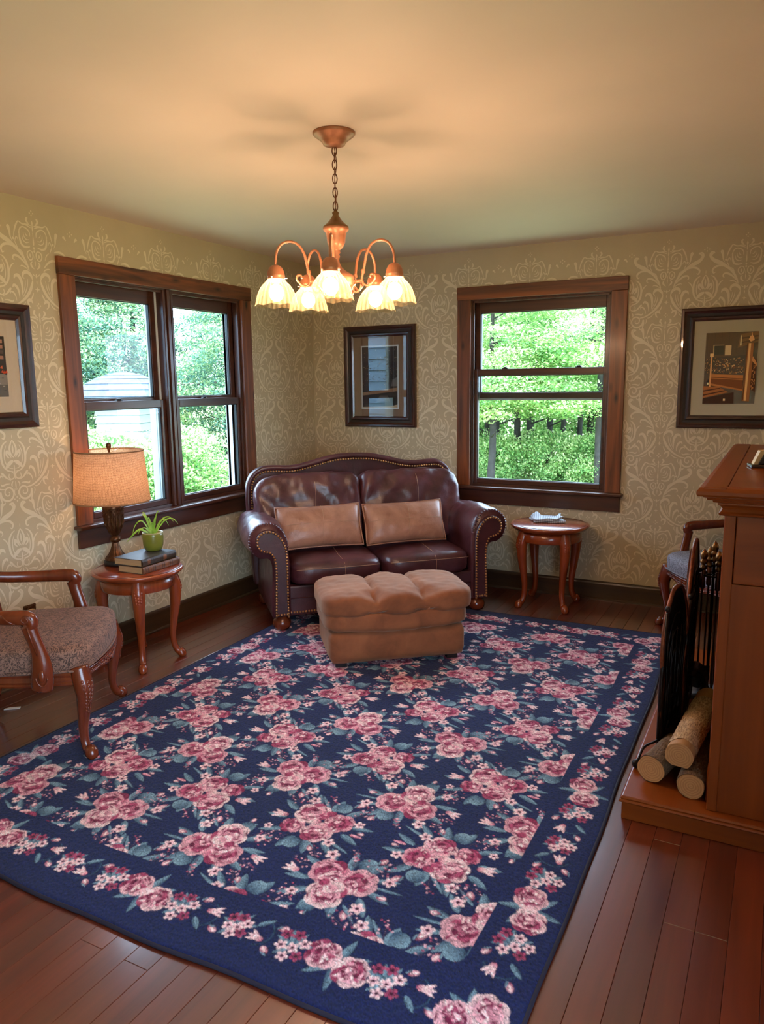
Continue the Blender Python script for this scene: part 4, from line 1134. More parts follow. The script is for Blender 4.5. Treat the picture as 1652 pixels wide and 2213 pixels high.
armchair((3.005, -.655, 0), th2, M_broc_b, 'carved armchair with blue-grey seat in the back corner behind the fireplace')
# ------------------------------------------------------------------ table lamp, books, plant, cloth
def weave():
    t = NT('burlap_shade'); v = t.coord(kind='UV')
    wa = t.add('ShaderNodeTexWave', wave_type='BANDS', bands_direction='X'); wa.inputs['Scale'].default_value = 13; wa.inputs['Distortion'].default_value = 2.2; wa.inputs['Detail Scale'].default_value = 3
    wb = t.add('ShaderNodeTexWave', wave_type='BANDS', bands_direction='Y'); wb.inputs['Scale'].default_value = 13; wb.inputs['Distortion'].default_value = 2.2; wb.inputs['Detail Scale'].default_value = 3
    t.l.new(v, wa.inputs['Vector']); t.l.new(v, wb.inputs['Vector'])
    m = t.math('MULTIPLY', wa.outputs['Fac'], wb.outputs['Fac'])
    m2 = t.math('ADD', m, t.math('MULTIPLY', t.noise(v, 26, 5, .7), 0.7))
    col = t.ramp(m2, [(.30, lin((128, 92, 66))), (.75, lin((206, 164, 130)))])
    d = t.add('ShaderNodeBsdfDiffuse'); tr = t.add('ShaderNodeBsdfTranslucent'); mx = t.add('ShaderNodeMixShader'); mx.inputs[0].default_value = .55
    t.l.new(col, d.inputs[0]); t.l.new(col, tr.inputs[0]); t.l.new(d.outputs[0], mx.inputs[1]); t.l.new(tr.outputs[0], mx.inputs[2])
    tp = t.add('ShaderNodeBsdfTransparent'); tp.inputs[0].default_value = (1, .8, .6, 1); mx2 = t.add('ShaderNodeMixShader'); mx2.inputs[0].default_value = .0
    t.l.new(mx.outputs[0], mx2.inputs[1]); t.l.new(tp.outputs[0], mx2.inputs[2])
    t.l.new(mx2.outputs[0], t.out.inputs[0]); return t.m
def emis(name, c, s):
    m = bpy.data.materials.new(name); m.use_nodes = True; n = m.node_tree.nodes
    n.remove(n['Principled BSDF']); e = n.new('ShaderNodeEmission'); e.inputs[0].default_value = (*c, 1); e.inputs[1].default_value = s
    m.node_tree.links.new(e.outputs[0], n['Material Output'].inputs[0]); return m
TZ = .57*.935
lamp = empty('table_lamp', (.158, -2.312, TZ), 0, 'lit table lamp with burlap drum shade and bronze urn base', 'lamp')
L = MB(); L.lathe([(.001, 0), (.066, 0), (.068, .006), (.067, .026), (.060, .031)], 36, cap=True); L.build('base', M_black, lamp)
L = MB(); fl = lambda a, i, z: 1+.035*math.cos(18*a)
L.lathe([(.060, .031), (.054, .045), (.040, .062), (.028, .085), (.021, .108), (.018, .125)], 72, mod=fl, cap=False)
L.lathe([(.018, .125), (.028, .132), (.031, .145), (.028, .156), (.017, .163)], 36, cap=False)
L.lathe([(.017, .163), (.030, .180), (.043, .215), (.051, .255), (.0535, .285)], 72, mod=lambda a, i, z: 1+.06*math.cos(14*a+z*0), cap=False)
L.lathe([(.0535, .285), (.0555, .30), (.056, .318), (.058, .326), (.055, .335), (.040, .345), (.026, .352), (.020, .362), (.022, .380), (.026, .386), (.020, .392), (.014, .40), (.012, .43)], 40, cap=False)
body = L.build('urn_body', M_bronze, lamp)
m = MB()
for j in range(5):
    for k in range(26):
        a = 2*PI*(k+.5*(j % 2))/26; z = .268+.012*j; r = .0525+.0008*j
        m.ball((r*math.cos(a), r*math.sin(a), z), .0036, 6, 4)
for j in range(2):
    for k in range(24):
        a = 2*PI*(k+.5*j)/24; m.ball(((.058-.008*j)*math.cos(a), (.058-.008*j)*math.sin(a), .038+.011*j), .0036, 6, 4)
for k in range(14):
    a = 2*PI*k/14; m.tube([((r)*math.cos(a), (r)*math.sin(a), z) for r, z in ((.036, .195), (.047, .222), (.0535, .252))], [.001, .0042, .0015], 6)
m.build('beading', M_bronze, body, stuff=True)
z0, z1, ra0, ra1 = .890-TZ, 1.172-TZ, .203, .180
m = MB(); n = 96
V = []; F = []; UV = []
for i in range(13):
    t_ = i/12
    for k in range(n+1):
        a = 2*PI*k/n; r = ra0+(ra1-ra0)*t_; V.append((r*math.cos(a), r*math.sin(a), z0+(z1-z0)*t_)); UV.append((k/n*5, t_*1.2))
for i in range(12):
    for k in range(n): F.append((i*(n+1)+k, i*(n+1)+k+1, (i+1)*(n+1)+k+1, (i+1)*(n+1)+k))
me = bpy.data.meshes.new('shade'); me.from_pydata(V, [], F); uv = me.uv_layers.new(name='UVMap')
for lp in me.loops: uv.data[lp.index].uv = UV[lp.vertex_index]
me.polygons.foreach_set('use_smooth', [True]*len(F)); me.materials.append(weave())
shade = bpy.data.objects.new('lamp_shade', me); COL.objects.link(shade); shade.parent = lamp
M_trimtape = plain('shade_trim', (150, 112, 78), .8)
for z, r in ((z0, ra0), (z1, ra1)):
    m = MB(); m.lathe([(r+.0015, z-.002), (r+.0018, z+.006 if z == z0 else z-.008), (r-.0015, z+.006 if z == z0 else z-.008), (r-.0015, z-.002), (r+.0015, z-.002)], 64, cap=False); m.build('shade_trim', M_trimtape, shade)
m = MB(); m.lathe([(.003, z1-.02), (.006, z1-.005), (.010, z1+.008), (.0145, z1+.022), (.013, z1+.034), (.006, z1+.04), (.001, z1+.041)], 20); m.build('finial', M_bronze, lamp)
m = MB(); m.tube([(0, 0, z1-.018), (ra1-.001, 0, z1-.006)], .0016, 6)
m.tube([(0, 0, z1-.018), (-(ra1-.001)*.5, (ra1-.001)*.866, z1-.006)], .0016, 6); m.tube([(0, 0, z1-.018), (-(ra1-.001)*.5, -(ra1-.001)*.866, z1-.006)], .0016, 6)
m.tube(cr([(0, .012, .43), (0, .055, .50), (0, .05, .58), (0, .0, z1-.018), (0, -.05, .58), (0, -.055, .50), (0, -.012, .43)], 6), .0018, 6); m.build('harp', M_brass, lamp)
m = MB(); m.ball((0, 0, .50), .030, 16, 10); m.lathe([(.013, .43), (.013, .475)], 12); m.build('bulb', emis('lamp_bulb', (1, .64, .40), LAMP_E), lamp)

def book(loc, rz, w, d, h, cov, spine, label, lip=.004):
    """spine along local +x edge? spine faces -y ; page edge faces -x"""
    r = empty('book', loc, rz, label, 'book', 'books under the potted plant')
    mc = plain('cover_'+label[:10].replace(' ', '_'), cov, .45, var=.3, scale=30)
    MB().box((0, 0, 0), (w, d, .003)).box((0, 0, h-.003), (w, d, h)).build('cover', mc, r, bevel=.0008)
    t = NT('page_edges'); v = t.coord((1, 1, 900)); t.set(Base_Color=t.ramp(t.noise(v, 1, 2), [(.3, lin((150, 108, 66))), (.7, lin((226, 190, 140)))]), Roughness=.85)
    MB().box((.005, .004, .003), (w-.004, d-.005, h-.003)).build('pages', t.m, r)
    V = []; n = 8
    for x in (0, w):
        for k in range(n+1):
            a = -PI/2+PI*k/n; V.append((x, -.007*math.cos(a), h/2+h/2*math.sin(a)))
        V += [(x, .004, h), (x, .004, 0)]
    N = n+3; F = [tuple(range(N)), tuple(range(2*N-1, N-1, -1))]+[(k, (k+1) % N, (k+1) % N+N, k+N) for k in range(N)]
    sp = MB().add(V, F).build('spine', plain('spine_'+label[:10].replace(' ', '_'), spine, .4, var=.35, scale=60), r)
    m = MB()
    for i, fx in enumerate((.06, .12, .25, .31, .5, .56, .72, .78, .94)):
        V2 = []
        for x in (w*fx, w*fx+.003):
            for k in range(n+1):
                a = -PI/2+PI*k/n; V2.append((x, -.0078*math.cos(a)-.0003, h/2+(h/2+.0003)*math.sin(a)))
        N2 = n+1; m.add(V2, [(k, k+1, k+1+N2, k+N2) for k in range(n)])
    m.build('raised_bands', plain('bands_'+label[:10].replace(' ', '_'), (30, 20, 14), .4), sp, stuff=True)
    for fx, fw in ((.14, .09), (.60, .10)):
        m = MB(); V2 = []
        for x in (w*fx, w*(fx+fw)):
            for k in range(2, n-1):
                a = -PI/2+PI*k/n; V2.append((x, -.0074*math.cos(a)-.0002, h/2+(h/2)*math.sin(a)))
        N2 = n-3; m.add(V2, [(k, k+1, k+1+N2, k+N2) for k in range(N2-1)])
        m.build('spine_patch', plain('patch_'+label[:10].replace(' ', '_'), (122, 74, 42), .45, var=.5, scale=90), sp)
    return r
BR = math.radians(92)
book((.474, -2.432, TZ), BR, .285, .175, .039, (70, 52, 36), (112, 70, 44), 'tan-spined old book lying at the bottom of the stack on the lamp table')
book((.468, -2.428, TZ+.0395), BR+.035, .272, .192, .038, (52, 50, 50), (62, 46, 34), 'dark-covered old book lying on the other book beneath the plant pot')

pl = empty('potted_plant', (.345, -2.215, TZ+.078), 0, 'spider plant in an olive-green pot on the stacked books', 'plant')
m = MB(); m.lathe([(.001, .0), (.037, .0), (.046, .007), (.0535, .030), (.0565, .06), (.057, .084), (.0565, .100), (.0545, .102), (.052, .099), (.051, .085), (.001, .084)], 36, cap=False)
m.build('pot', plain('olive_glaze', (120, 124, 44), .3, var=.12, coat=.4), pl)
m = MB(); m.lathe([(.0565, .098), (.0572, .102), (.0545, .1045), (.0515, .100)], 36, cap=False); m.build('pot_rim', plain('pale_rim', (178, 176, 130), .35), pl)
m = MB(); m.lathe([(.0005, .091), (.02, .090), (.051, .087)], 20, cap=False); m.build('soil', plain('potting_soil', (52, 40, 28), .95, var=.4, scale=200), pl)
t = NT('spider_leaf'); t.set(Base_Color=t.ramp(t.noise(t.coord(), 30, 2), [(.3, lin((112, 170, 48))), (.7, lin((176, 214, 96)))]), Roughness=.4); t.b.inputs['Subsurface Weight'].default_value = .0
M_leafp = t.m
vr, vu = Vector((.883, .469, 0)), Vector((-.469, .883, 0))
rn = random.Random(8)
def blade(pts, w):
    C = cr(pts, 5); V = []; F = []
    P = [Vector(c) for c in C]
    for i, p in enumerate(P):
        t = (P[min(i+1, len(P)-1)]-P[max(i-1, 0)]).normalized(); s_ = t.cross(Vector((.469, -.883, .5))).normalized(); k = i/(len(P)-1)
        ww = w*(math.sin(PI*min(1, .18+k*.82))**.7)*(1-.25*k)
        V += [tuple(p-s_*ww), tuple(p+Vector((0, 0, -ww*.35))), tuple(p+s_*ww)]
    for i in range(len(P)-1):
        F += [(i*3, i*3+1, i*3+4, i*3+3), (i*3+1, i*3+2, i*3+5, i*3+4)]
    MB().add(V, F, True).build('leaf', M_leafp, pl)
for (dx, dz, ht, w, cv) in ((-.105, -.01, .10, .006, 1), (-.135, -.045, .035, .0055, 1), (-.12, -.03, .045, .005, .6), (-.06, .10, .02, .0065, 0), (-.052, .115, .02, .0065, .2), (-.02, .08, .03, .006, 0),
                            (.045, .125, .02, .006, .1), (.03, .09, .02, .005, 0), (.12, .075, .05, .0065, .6), (.135, .055, .055, .006, .9), (.09, .05, .055, .005, .7), (.0, .06, .02, .006, 0), (-.07, -.0, .05, .005, .9), (.02, .05, .03, .005, .2)):
    oy = rn.uniform(-.03, .03)
    p0 = Vector((0, 0, .090))+vr*dx*.08+vu*rn.uniform(-.008, .008)
    p3 = p0+vr*dx+vu*oy+Vector((0, 0, dz))
    mid = p0+(vr*dx+vu*oy)*.42+Vector((0, 0, max(dz, 0)*.62+ht*.75)); mid2 = p0+(vr*dx+vu*oy)*.78+Vector((0, 0, dz*.75+ht*.62+max(0, dz)*.2))
    blade([tuple(p0), tuple(mid), tuple(mid2), tuple(p3)], w*.72)

def cloth_mat():
    t = NT('striped_cloth'); v = t.coord((1, 1, 1))
    wa = t.add('ShaderNodeTexWave', wave_type='BANDS', bands_direction='X'); wa.inputs['Scale'].default_value = 26; wa.inputs['Distortion'].default_value = .4; t.l.new(v, wa.inputs['Vector'])
    t.set(Base_Color=t.ramp(wa.outputs['Fac'], [(.25, lin((156, 164, 176))), (.5, lin((206, 212, 218)))]), Roughness=.9); return t.m
cl = empty('folded_cloth', (2.02, -.235, .57), math.radians(18), 'folded grey striped cloth on the side table under the single window', 'cloth')
M_cl = cloth_mat()
for i in range(5):
    V = []; F = []; nx, ny = 18, 12; z = .003+i*.0062; sx = .105-.004*i; sy = .075-.002*i
    rn = random.Random(i)
    for a in range(nx+1):
        for b_ in range(ny+1):
            u, w = a/nx, b_/ny
            zz = z+.004*math.sin(u*7+i)*math.sin(w*5+i*2)+(.022*max(0, u-.82)/.18 if i > 2 else .006*max(0, u-.8)/.2)+(.030*math.exp(-((u-.12)/.12)**2)*math.exp(-((w-1)/.35)**2) if i > 1 else 0)
            V.append(((u-.5)*2*sx+.01*math.sin(w*4+i)-.02*(w-.5), (w-.5)*2*sy+.008*math.sin(u*5+i*1.3), max(.0015, zz)))
    for a in range(nx):
        for b_ in range(ny): F.append((a*(ny+1)+b_, (a+1)*(ny+1)+b_, (a+1)*(ny+1)+b_+1, a*(ny+1)+b_+1))
    o = MB().add(V, F, True).build('fold', M_cl, cl); s_ = o.modifiers.new('thick', 'SOLIDIFY'); s_.thickness = .003

# small things at the left wall
op = empty('outlet_cover', (0, -2.769, .345), 0, 'dark ornate outlet cover low on the left wall behind the armchair', 'outlet cover')
m = MB(); m.box((0, -.036, -.056), (.007, .036, .056)); m.build('plate', M_bronze, op, bevel=.003)
m = MB()
for k in range(13):
    for z in (.05, -.05): m.ball((.008, -.033+k*.0055, z), .003, 6, 4)
m.tube([(.008, .03*math.cos(a), .045*math.sin(a)) for a in np.linspace(0, 2*PI, 24)], .0022, 6); m.build('relief', M_bronze, op, stuff=True)
m = MB(); m.box((.006, -.014, .004), (.024, .016, .032)); m.tube(cr([(.022, .0, .012), (.04, .01, -.03), (.035, .05, -.14), (.03, .09, -.25), (.035, .16, -.33)], 6), .003, 6); m.build('plug', plain('cream_plug', (206, 178, 130), .4), op, bevel=.003)
sc_ = MB(); V = [(0, 0, 0), (.07, .012, 0), (.066, .03, .001), (.02, .026, .0), (.0, .012, 0)]
sc_.add([(x, y, z+.001) for x, y, z in V]+[(x, y, z+.004) for x, y, z in V], [(0, 1, 2, 3, 4), (9, 8, 7, 6, 5)]+[(k, (k+1) % 5, (k+1) % 5+5, k+5) for k in range(5)])
o = sc_.build('paper_scrap', plain('white_paper', (225, 205, 190), .8)); o.location = (.215, -3.11, 0); o.rotation_euler = (0, 0, .5)
tag(o, 'small white paper scrap on the floor under the left armchair', 'paper scrap')

# ------------------------------------------------------------------ chandelier
CX, CY = 1.838, -2.655
chd = empty('chandelier', (CX, CY, CE), 0, 'five-arm copper chandelier with ribbed glass shades hanging on a chain', 'chandelier')
m = MB(); m.lathe([(.080, 0), (.080, -.006), (.074, -.012), (.068, -.014), (.063, -.020), (.056, -.022), (.050, -.030), (.045, -.034), (.040, -.044), (.020, -.050), (.008, -.052), (.001, -.052)], 48); m.build('canopy', M_copper, chd)
zt = -.052; n = 9; Lk = (.275-.052)/n
M_chain = plain('aged_copper_chain', (110, 68, 44), .4, metal=.6, var=.3, scale=60)
for i in range(n):
    zc = zt-Lk*(i+.5); a = i*PI/2+.5; h = Lk*.5+.0055; w = .0085
    pts = [(w*math.cos(t)*math.cos(a), w*math.cos(t)*math.sin(a), zc+h*math.sin(t)) for t in np.linspace(0, 2*PI, 18)[:-1]]
    m = MB(); m.tube(pts, .0022, 7, closed=True); m.build('chain_link', M_chain, chd)
m = MB(); m.tube(cr([(0, 0, -.05), (.006, .004, -.11), (-.004, .005, -.17), (.005, -.003, -.23), (0, 0, -.28)], 6), .0018, 6); m.build('cord', M_chain, chd)
M_cone = plain('bronze_cone', (120, 88, 50), .38, metal=.5, var=.2)
m = MB(); m.lathe([(.004, -.272), (.007, -.28), (.014, -.286), (.011, -.292), (.013, -.298), (.024, -.314), (.040, -.330), (.049, -.337), (.047, -.342)], 40); m.build('cap_cone', M_cone, chd)
m = MB(); m.lathe([(.049, -.340), (.050, -.346), (.046, -.352), (.040, -.358), (.036, -.375), (.034, -.395), (.026, -.412), (.016, -.420), (.013, -.425), (.016, -.432), (.011, -.438), (.014, -.446), (.010, -.455), (.012, -.470), (.020, -.486), (.036, -.500), (.058, -.512), (.072, -.522), (.075, -.530), (.072, -.537), (.074, -.545), (.069, -.560), (.058, -.572), (.036, -.582), (.014, -.588), (.010, -.593), (.012, -.600), (.005, -.606), (.001, -.607)], 48)
m.build('body', M_copper, chd)
def shade_glass():
    m = bpy.data.materials.new('ribbed_glass'); m.use_nodes = True; n = m.node_tree.nodes; l = m.node_tree.links
    n.remove(n['Principled BSDF'])
    t = n.new('ShaderNodeBsdfTransparent'); t.inputs[0].default_value = (1, .93, .78, 1)
    tl = n.new('ShaderNodeBsdfTranslucent'); tl.inputs[0].default_value = (.95, .74, .40, 1)
    g = n.new('ShaderNodeBsdfGlossy'); g.inputs[1].default_value = .12; g.inputs[0].default_value = (1, .9, .7, 1)
    a = n.new('ShaderNodeMixShader'); at = n.new('ShaderNodeAttribute'); at.attribute_name = 'rib'; ma = n.new('ShaderNodeMath'); ma.operation = 'MULTIPLY_ADD'; l.new(at.outputs['Fac'], ma.inputs[0]); ma.inputs[1].default_value = .075; ma.inputs[2].default_value = .035; l.new(ma.outputs[0], a.inputs[0]); l.new(t.outputs[0], a.inputs[1]); l.new(tl.outputs[0], a.inputs[2])
    b_ = n.new('ShaderNodeMixShader'); b_.inputs[0].default_value = .045; l.new(a.outputs[0], b_.inputs[1]); l.new(g.outputs[0], b_.inputs[2])
    l.new(b_.outputs[0], n['Material Output'].inputs[0]); return m
M_sg = shade_glass(); M_bulb = emis('chandelier_bulb', (1, .655, .46), CHAN_E)
R_ = .236; phi0 = math.radians(-64.5)
first = None
for k in range(5):
    a = phi0+k*2*PI/5; arm = empty('arm', (0, 0, 0), a)
    arm.parent = chd
    # swan-neck tube (in the local xz plane)
    P = cr([(.146, -.548), (.128, -.560), (.110, -.552), (.104, -.530), (.112, -.500), (.118, -.470), (.126, -.440), (.146, -.409), (.178, -.397), (.210, -.407), (.230, -.435), (.2362, -.470), (.2362, -.498)], 5)
    m = MB(); m.tube([(p[0], 0, p[1]) for p in P], .0048, 10)
    Q = cr([(.146, -.548), (.156, -.535), (.152, -.520), (.140, -.520), (.138, -.530)], 4); m.tube([(p[0], 0, p[1]) for p in Q], .0042, 8)
    m.tube([(.066, 0, -.548), (.085, 0, -.545), (.106, 0, -.540)], [.006, .0048, .006], 8)
    for x in (.074, .082, .090, .098): m.ball((x, 0, -.541), .0065, 8, 5)
    Q = cr([(.100, -.552), (.096, -.570), (.084, -.582), (.072, -.578), (.070, -.566), (.078, -.560)], 4); m.tube([(p[0], 0, p[1]) for p in Q], .0038, 8)
    m.lathe([(.0075, -.515), (.0085, -.508), (.0075, -.500)], 12, cx=.1095, cap=False)
    m.build('swan_neck', M_copper, arm)
    m = MB(); m.lathe([(.006, -.484), (.014, -.486), (.024, -.494), (.031, -.508), (.033, -.520), (.0345, -.524), (.033, -.527), (.0335, -.536), (.030, -.537)], 32, cx=R_); m.build('socket_cup', M_copper, arm)
    for aa in (1, PI): m = MB(); m.tube([(R_+.03*math.cos(aa), .03*math.sin(aa), -.531), (R_+.043*math.cos(aa), .043*math.sin(aa), -.531)], .002, 6); m.build('thumb_screw', M_white, arm)
    m = MB(); nn = 96; prof = [(.032, -.530), (.0335, -.538), (.040, -.546), (.052, -.558), (.063, -.574), (.071, -.592), (.076, -.610), (.079, -.626), (.082, -.634)]
    vs = []; fs = []
    for i, (r, z) in enumerate(prof):
        t_ = i/(len(prof)-1)
        for q in range(nn):
            aa = 2*PI*q/nn; rr_ = r*(1+.016*math.cos(24*aa)*min(1, t_*3)+.012*t_**3*math.cos(8*aa)); zz = z-.0028*t_**3*math.cos(8*aa)
            vs.append((R_+rr_*math.cos(aa), rr_*math.sin(aa), zz))
    for i in range(len(prof)-1):
        for q in range(nn): fs.append((i*nn+q, i*nn+(q+1) % nn, (i+1)*nn+(q+1) % nn, (i+1)*nn+q))
    gs = m.add(vs, fs, True).build('glass_shade', M_sg, arm); ra_ = gs.data.attributes.new('rib', 'FLOAT', 'POINT')
    ra_.data.foreach_set('value', [(.5+.5*math.cos(24*2*PI*(i % nn)/nn))*(1.0+.8*(i//nn >= len(prof)-2)) for i in range(len(vs))])
    m = MB(); m.ball((R_, 0, -.586), .0275, 16, 10, (1, 1, 1.15)); m.build('bulb', M_bulb, arm)

# ------------------------------------------------------------------ fireplace with mantel
fp = empty('fireplace', (3.26, -2.69, 0), 0, 'oak fireplace surround with mantel shelf and raised hearth at right', 'fireplace')
def fb(name, boxes, mat, par=fp, bev=.003, **k):
    m = MB()
    for a, b_ in boxes: m.box(a, b_)
    return m.build(name, mat, par, bevel=bev, **k)
D = XR-.002-3.26; FW = 1.62          # body depth and length (local x: 0..D, y: 0..FW)
he = fb('hearth', [((-.268, -.032, 0), (D, FW+.03, .066))], M_oak[0], bev=.002)
fb('hearth_top', [((-.266, -.030, .0835), (D, FW+.03, .0855))], M_oak[1], he, bev=.001)
# hearth edge moulding: profile swept along near and front edges
def sweep_edges(name, prof, path, mat, par):
    """prof: (outward offset, z); path: list of (x, y) corners, outward = to the right-hand side... computed by normals"""
    P = [Vector((x, y, 0)) for x, y in path]; vs = []; n = len(prof)
    for i, p in enumerate(P):
        d0 = (P[i]-P[i-1]).normalized() if i > 0 else (P[1]-P[0]).normalized()
        d1 = (P[i+1]-P[i]).normalized() if i < len(P)-1 else d0
        n0 = Vector((d0.y, -d0.x, 0)); n1 = Vector((d1.y, -d1.x, 0)); mN = (n0+n1).normalized(); k = 1/max(.3, mN.dot(n0))
        for o_, z in prof: q = p+mN*o_*k; vs.append((q.x, q.y, z))
    fs = [(i*n+j, i*n+(j+1) % n, (i+1)*n+(j+1) % n, (i+1)*n+j) for i in range(len(P)-1) for j in range(n)]
    fs += [tuple(range(n)), tuple(range(len(P)*n-1, (len(P)-1)*n-1, -1))]
    return MB().add(vs, fs).build(name, mat, par, bevel=0)
path = [(-.262, FW+.03), (-.262, -.026), (D, -.026)]
path_out = path[::-1]
sweep_edges('hearth_moulding', [(0, .064), (.012, .064), (.015, .068), (.012, .073), (.008, .075), (.010, .079), (.006, .0845), (0, .0855)], path, M_oak[0], he)
# body
fb('side_panel', [((.012, .004, .0855), (D-.012, .03, .87))], M_oak[2])
fb('corner_stile', [((0, 0, .0855), (.032, .034, 1.105))], M_oak[2])
fb('side_upper_rail', [((.034, .001, .872), (D, .032, 1.105))], M_oak[0])
fb('chimney_breast', [((.03, .03, .0855), (D, .36, 1.105)), ((.03, FW-.36, .0855), (D, FW-.002, 1.105)), ((.03, .36, .80), (D, FW-.36, 1.105))], M_oak[1])
fb('firebox', [((.25, .36, .0855), (D, FW-.36, .80))], M_black)
fb('firebox_opening', [((.235, .46, .11), (.249, FW-.46, .70))], M_dark)
fb('pilaster', [((-.004, .05, .0855), (.03, .27, 1.10)), ((-.008, .06, .0855), (.03, .28, .20))], M_oak[2])
fb('pilaster', [((-.018, FW-.27, .0855), (.03, FW-.03, 1.10)), ((-.03, FW-.28, .0855), (.03, FW-.02, .20))], M_oak[2])
fb('firebox_trim', [((.02, .34, .0855), (.032, .38, .82)), ((.02, FW-.38, .0855), (.032, FW-.34, .82)), ((.02, .34, .78), (.032, FW-.34, .82))], M_brass)
pth = [(0, FW), (0, 0), (D, 0)]
sweep_edges('crown_moulding', [(0, 1.088), (.016, 1.092), (.018, 1.098), (.012, 1.103), (.008, 1.112), (.012, 1.119), (.018, 1.124), (.022, 1.126), (.022, 1.131), (.034, 1.134), (.036, 1.140), (.050, 1.143), (.053, 1.150), (.062, 1.152), (.062, 1.157), (0, 1.157)], pth, M_oak[0], fp)
sh = fb('mantel_shelf', [((-.062, -.074, 1.156), (.005, FW+.074, 1.187))], M_oak[1], bev=.004)
fb('shelf_board', [((.007, -.056, 1.156), (D, FW+.056, 1.187))], M_oak[0], sh, bev=.0015)
sweep_edges('shelf_nosing', [(0, 1.156), (.018, 1.156), (.022, 1.162), (.022, 1.172), (.014, 1.183), (0, 1.187)], [(-.058, FW+.07), (-.058, -.058), (D, -.058)], M_oak[0], sh)
# object at the frame's edge on the mantel
mt = empty('tabletop_ornament', (3.375, -2.13, 1.187), math.radians(14), 'dark wooden tabletop piece with a cream side on the mantel shelf', 'ornament')
m = MB(); m.box((-.075, -.03, 0), (.12, .05, .013)); m.build('base', plain('dark_lacquer', (38, 20, 16), .3, coat=.5), mt, bevel=.004)
m = MB(); m.prism([(-.048, .013), (.10, .013), (.10, .15), (.03, .15), (-.02, .07)], -.012, .03); m.build('body', M_black, mt, bevel=.003)
m = MB(); m.prism([(-.062, .013), (-.040, .013), (-.012, .065), (-.042, .062)], -.004, .035); m.build('cream_side', plain('cream_side', (206, 180, 128), .5), mt)

# ------------------------------------------------------------------ hearth tools, fire screen, logs
HZ = .0855
def arch_panel(parent, A, B, zb, zt, lobes, name='screen_panel'):
    A, B = Vector(A), Vector(B); d = B-A; L = d.length; d.normalize(); nrm = Vector((d.y, -d.x, 0)); O = []
    for (u, v) in cr(lobes, 4, closed=True): O.append((u*L, zb+(zt-zb)*v))
    n = len(O); vs = [A+d*u+nrm*.003+Vector((0, 0, z)) for u, z in O]+[A+d*u-nrm*.003+Vector((0, 0, z)) for u, z in O]
    m = MB(); m.add(vs, [tuple(range(n)), tuple(range(2*n-1, n-1, -1))]+[(k, (k+1) % n, (k+1) % n+n, k+n) for k in range(n)])
    p = m.build(name, M_iron, parent)
    m = MB(); m.tube([A+d*u+Vector((0, 0, z)) for u, z in O], .0085, 8, closed=True); m.build('rim', M_rust, p)
    m = MB()
    for s_, w in ((.30, .004), (.52, .003), (.7, .003)):
        C = [(.5+(u/L-.5)*s_, (z-zb)/(zt-zb)*s_+(1-s_)*.45) for u, z in O]
        for off in (.006, -.006): m.tube([A+d*(u*L)+nrm*off+Vector((0, 0, zb+(zt-zb)*v)) for u, v in C], w, 6, closed=True)
    for k in range(5):
        for off in (.006, -.006):
            q = A+d*(L*(.2+.15*k))+nrm*off; m.tube([q+Vector((0, 0, zb+(zt-zb)*.12)), A+d*(L*(.5+(.2+.15*k-.5)*1.3))+nrm*off+Vector((0, 0, zb+(zt-zb)*.75))], .0032, 6)
    m.build('relief', M_iron, p, stuff=True); return p
LB = [(.08, .0), (.0, .25), (.05, .45), (-.03, .62), (.05, .82), (.28, .97), (.5, 1.0), (.72, .97), (.95, .82), (1.03, .62), (.95, .45), (1.0, .25), (.92, .0), (.7, .05), (.5, .02), (.3, .05)]
scn = empty('fire_screen', (0, 0, 0), 0, 'black folding iron fire screen with lobed panels standing on the hearth', 'fire screen')
arch_panel(scn, (3.062, -2.385, 0), (3.118, -2.17, 0), HZ+.02, .740, LB)
arch_panel(scn, (3.120, -2.16, 0), (3.108, -1.70, 0), HZ+.015, .850, LB)
arch_panel(scn, (3.106, -1.69, 0), (3.05, -1.45, 0), HZ+.02, .740, LB)
for q in ((3.062, -2.385), (3.119, -2.165), (3.107, -1.695), (3.05, -1.45)):
    m = MB(); m.tube([(q[0], q[1], HZ), (q[0], q[1], .40), (q[0]+.01, q[1], .66)], [.008, .009, .006], 8); m.ball((q[0]+.01, q[1], .675), .012, 8, 6); m.build('post', M_iron, scn)
m = MB()
m.tube(cr([(3.062, -2.385, .16), (3.050, -2.405, .155), (3.020, -2.445, .145), (3.006, -2.490, .110)], 6), .0045, 8); m.ball((3.003, -2.502, HZ+.0165), .0165, 14, 8)
m.build('scrolled_foot', M_iron, scn)

tl = empty('fireplace_tools', (3.172, -1.66, HZ), 0, 'set of fireplace tools with brass acorn handles behind the fire screen', 'fire tools')
m = MB(); m.box((-.085, -.085, 0), (.085, .085, .018)); m.build('base', plain('polished_marble', (176, 178, 184), .12, var=.25, scale=18), tl, bevel=.004)
m = MB(); m.lathe([(.03, .018), (.024, .028), (.010, .034), (.0065, .05), (.0065, .60), (.010, .61), (.008, .62)], 14)
m.tube([(.048*math.cos(a), .048*math.sin(a), .565) for a in np.linspace(0, 2*PI, 20)[:-1]], .0045, 8, closed=True); m.tube([(-.048, 0, .565), (.048, 0, .565)], .004, 8); m.tube([(0, -.048, .565), (0, .048, .565)], .004, 8)
m.build('stand', M_iron, tl)
ACORN = [(.007, .0), (.013, .006), (.0145, .018), (.009, .026), (.011, .030), (.0155, .036), (.016, .046), (.011, .052), (.013, .056), (.0165, .064), (.015, .078), (.009, .090), (.003, .097), (.0005, .098)]
M_ac = plain('brass_acorn', (128, 92, 56), .3, metal=.8, var=.25, scale=60)
m = MB(); m.lathe([(r*.95, .62+z) for r, z in ACORN], 16); m.build('stand_finial', M_ac, tl)
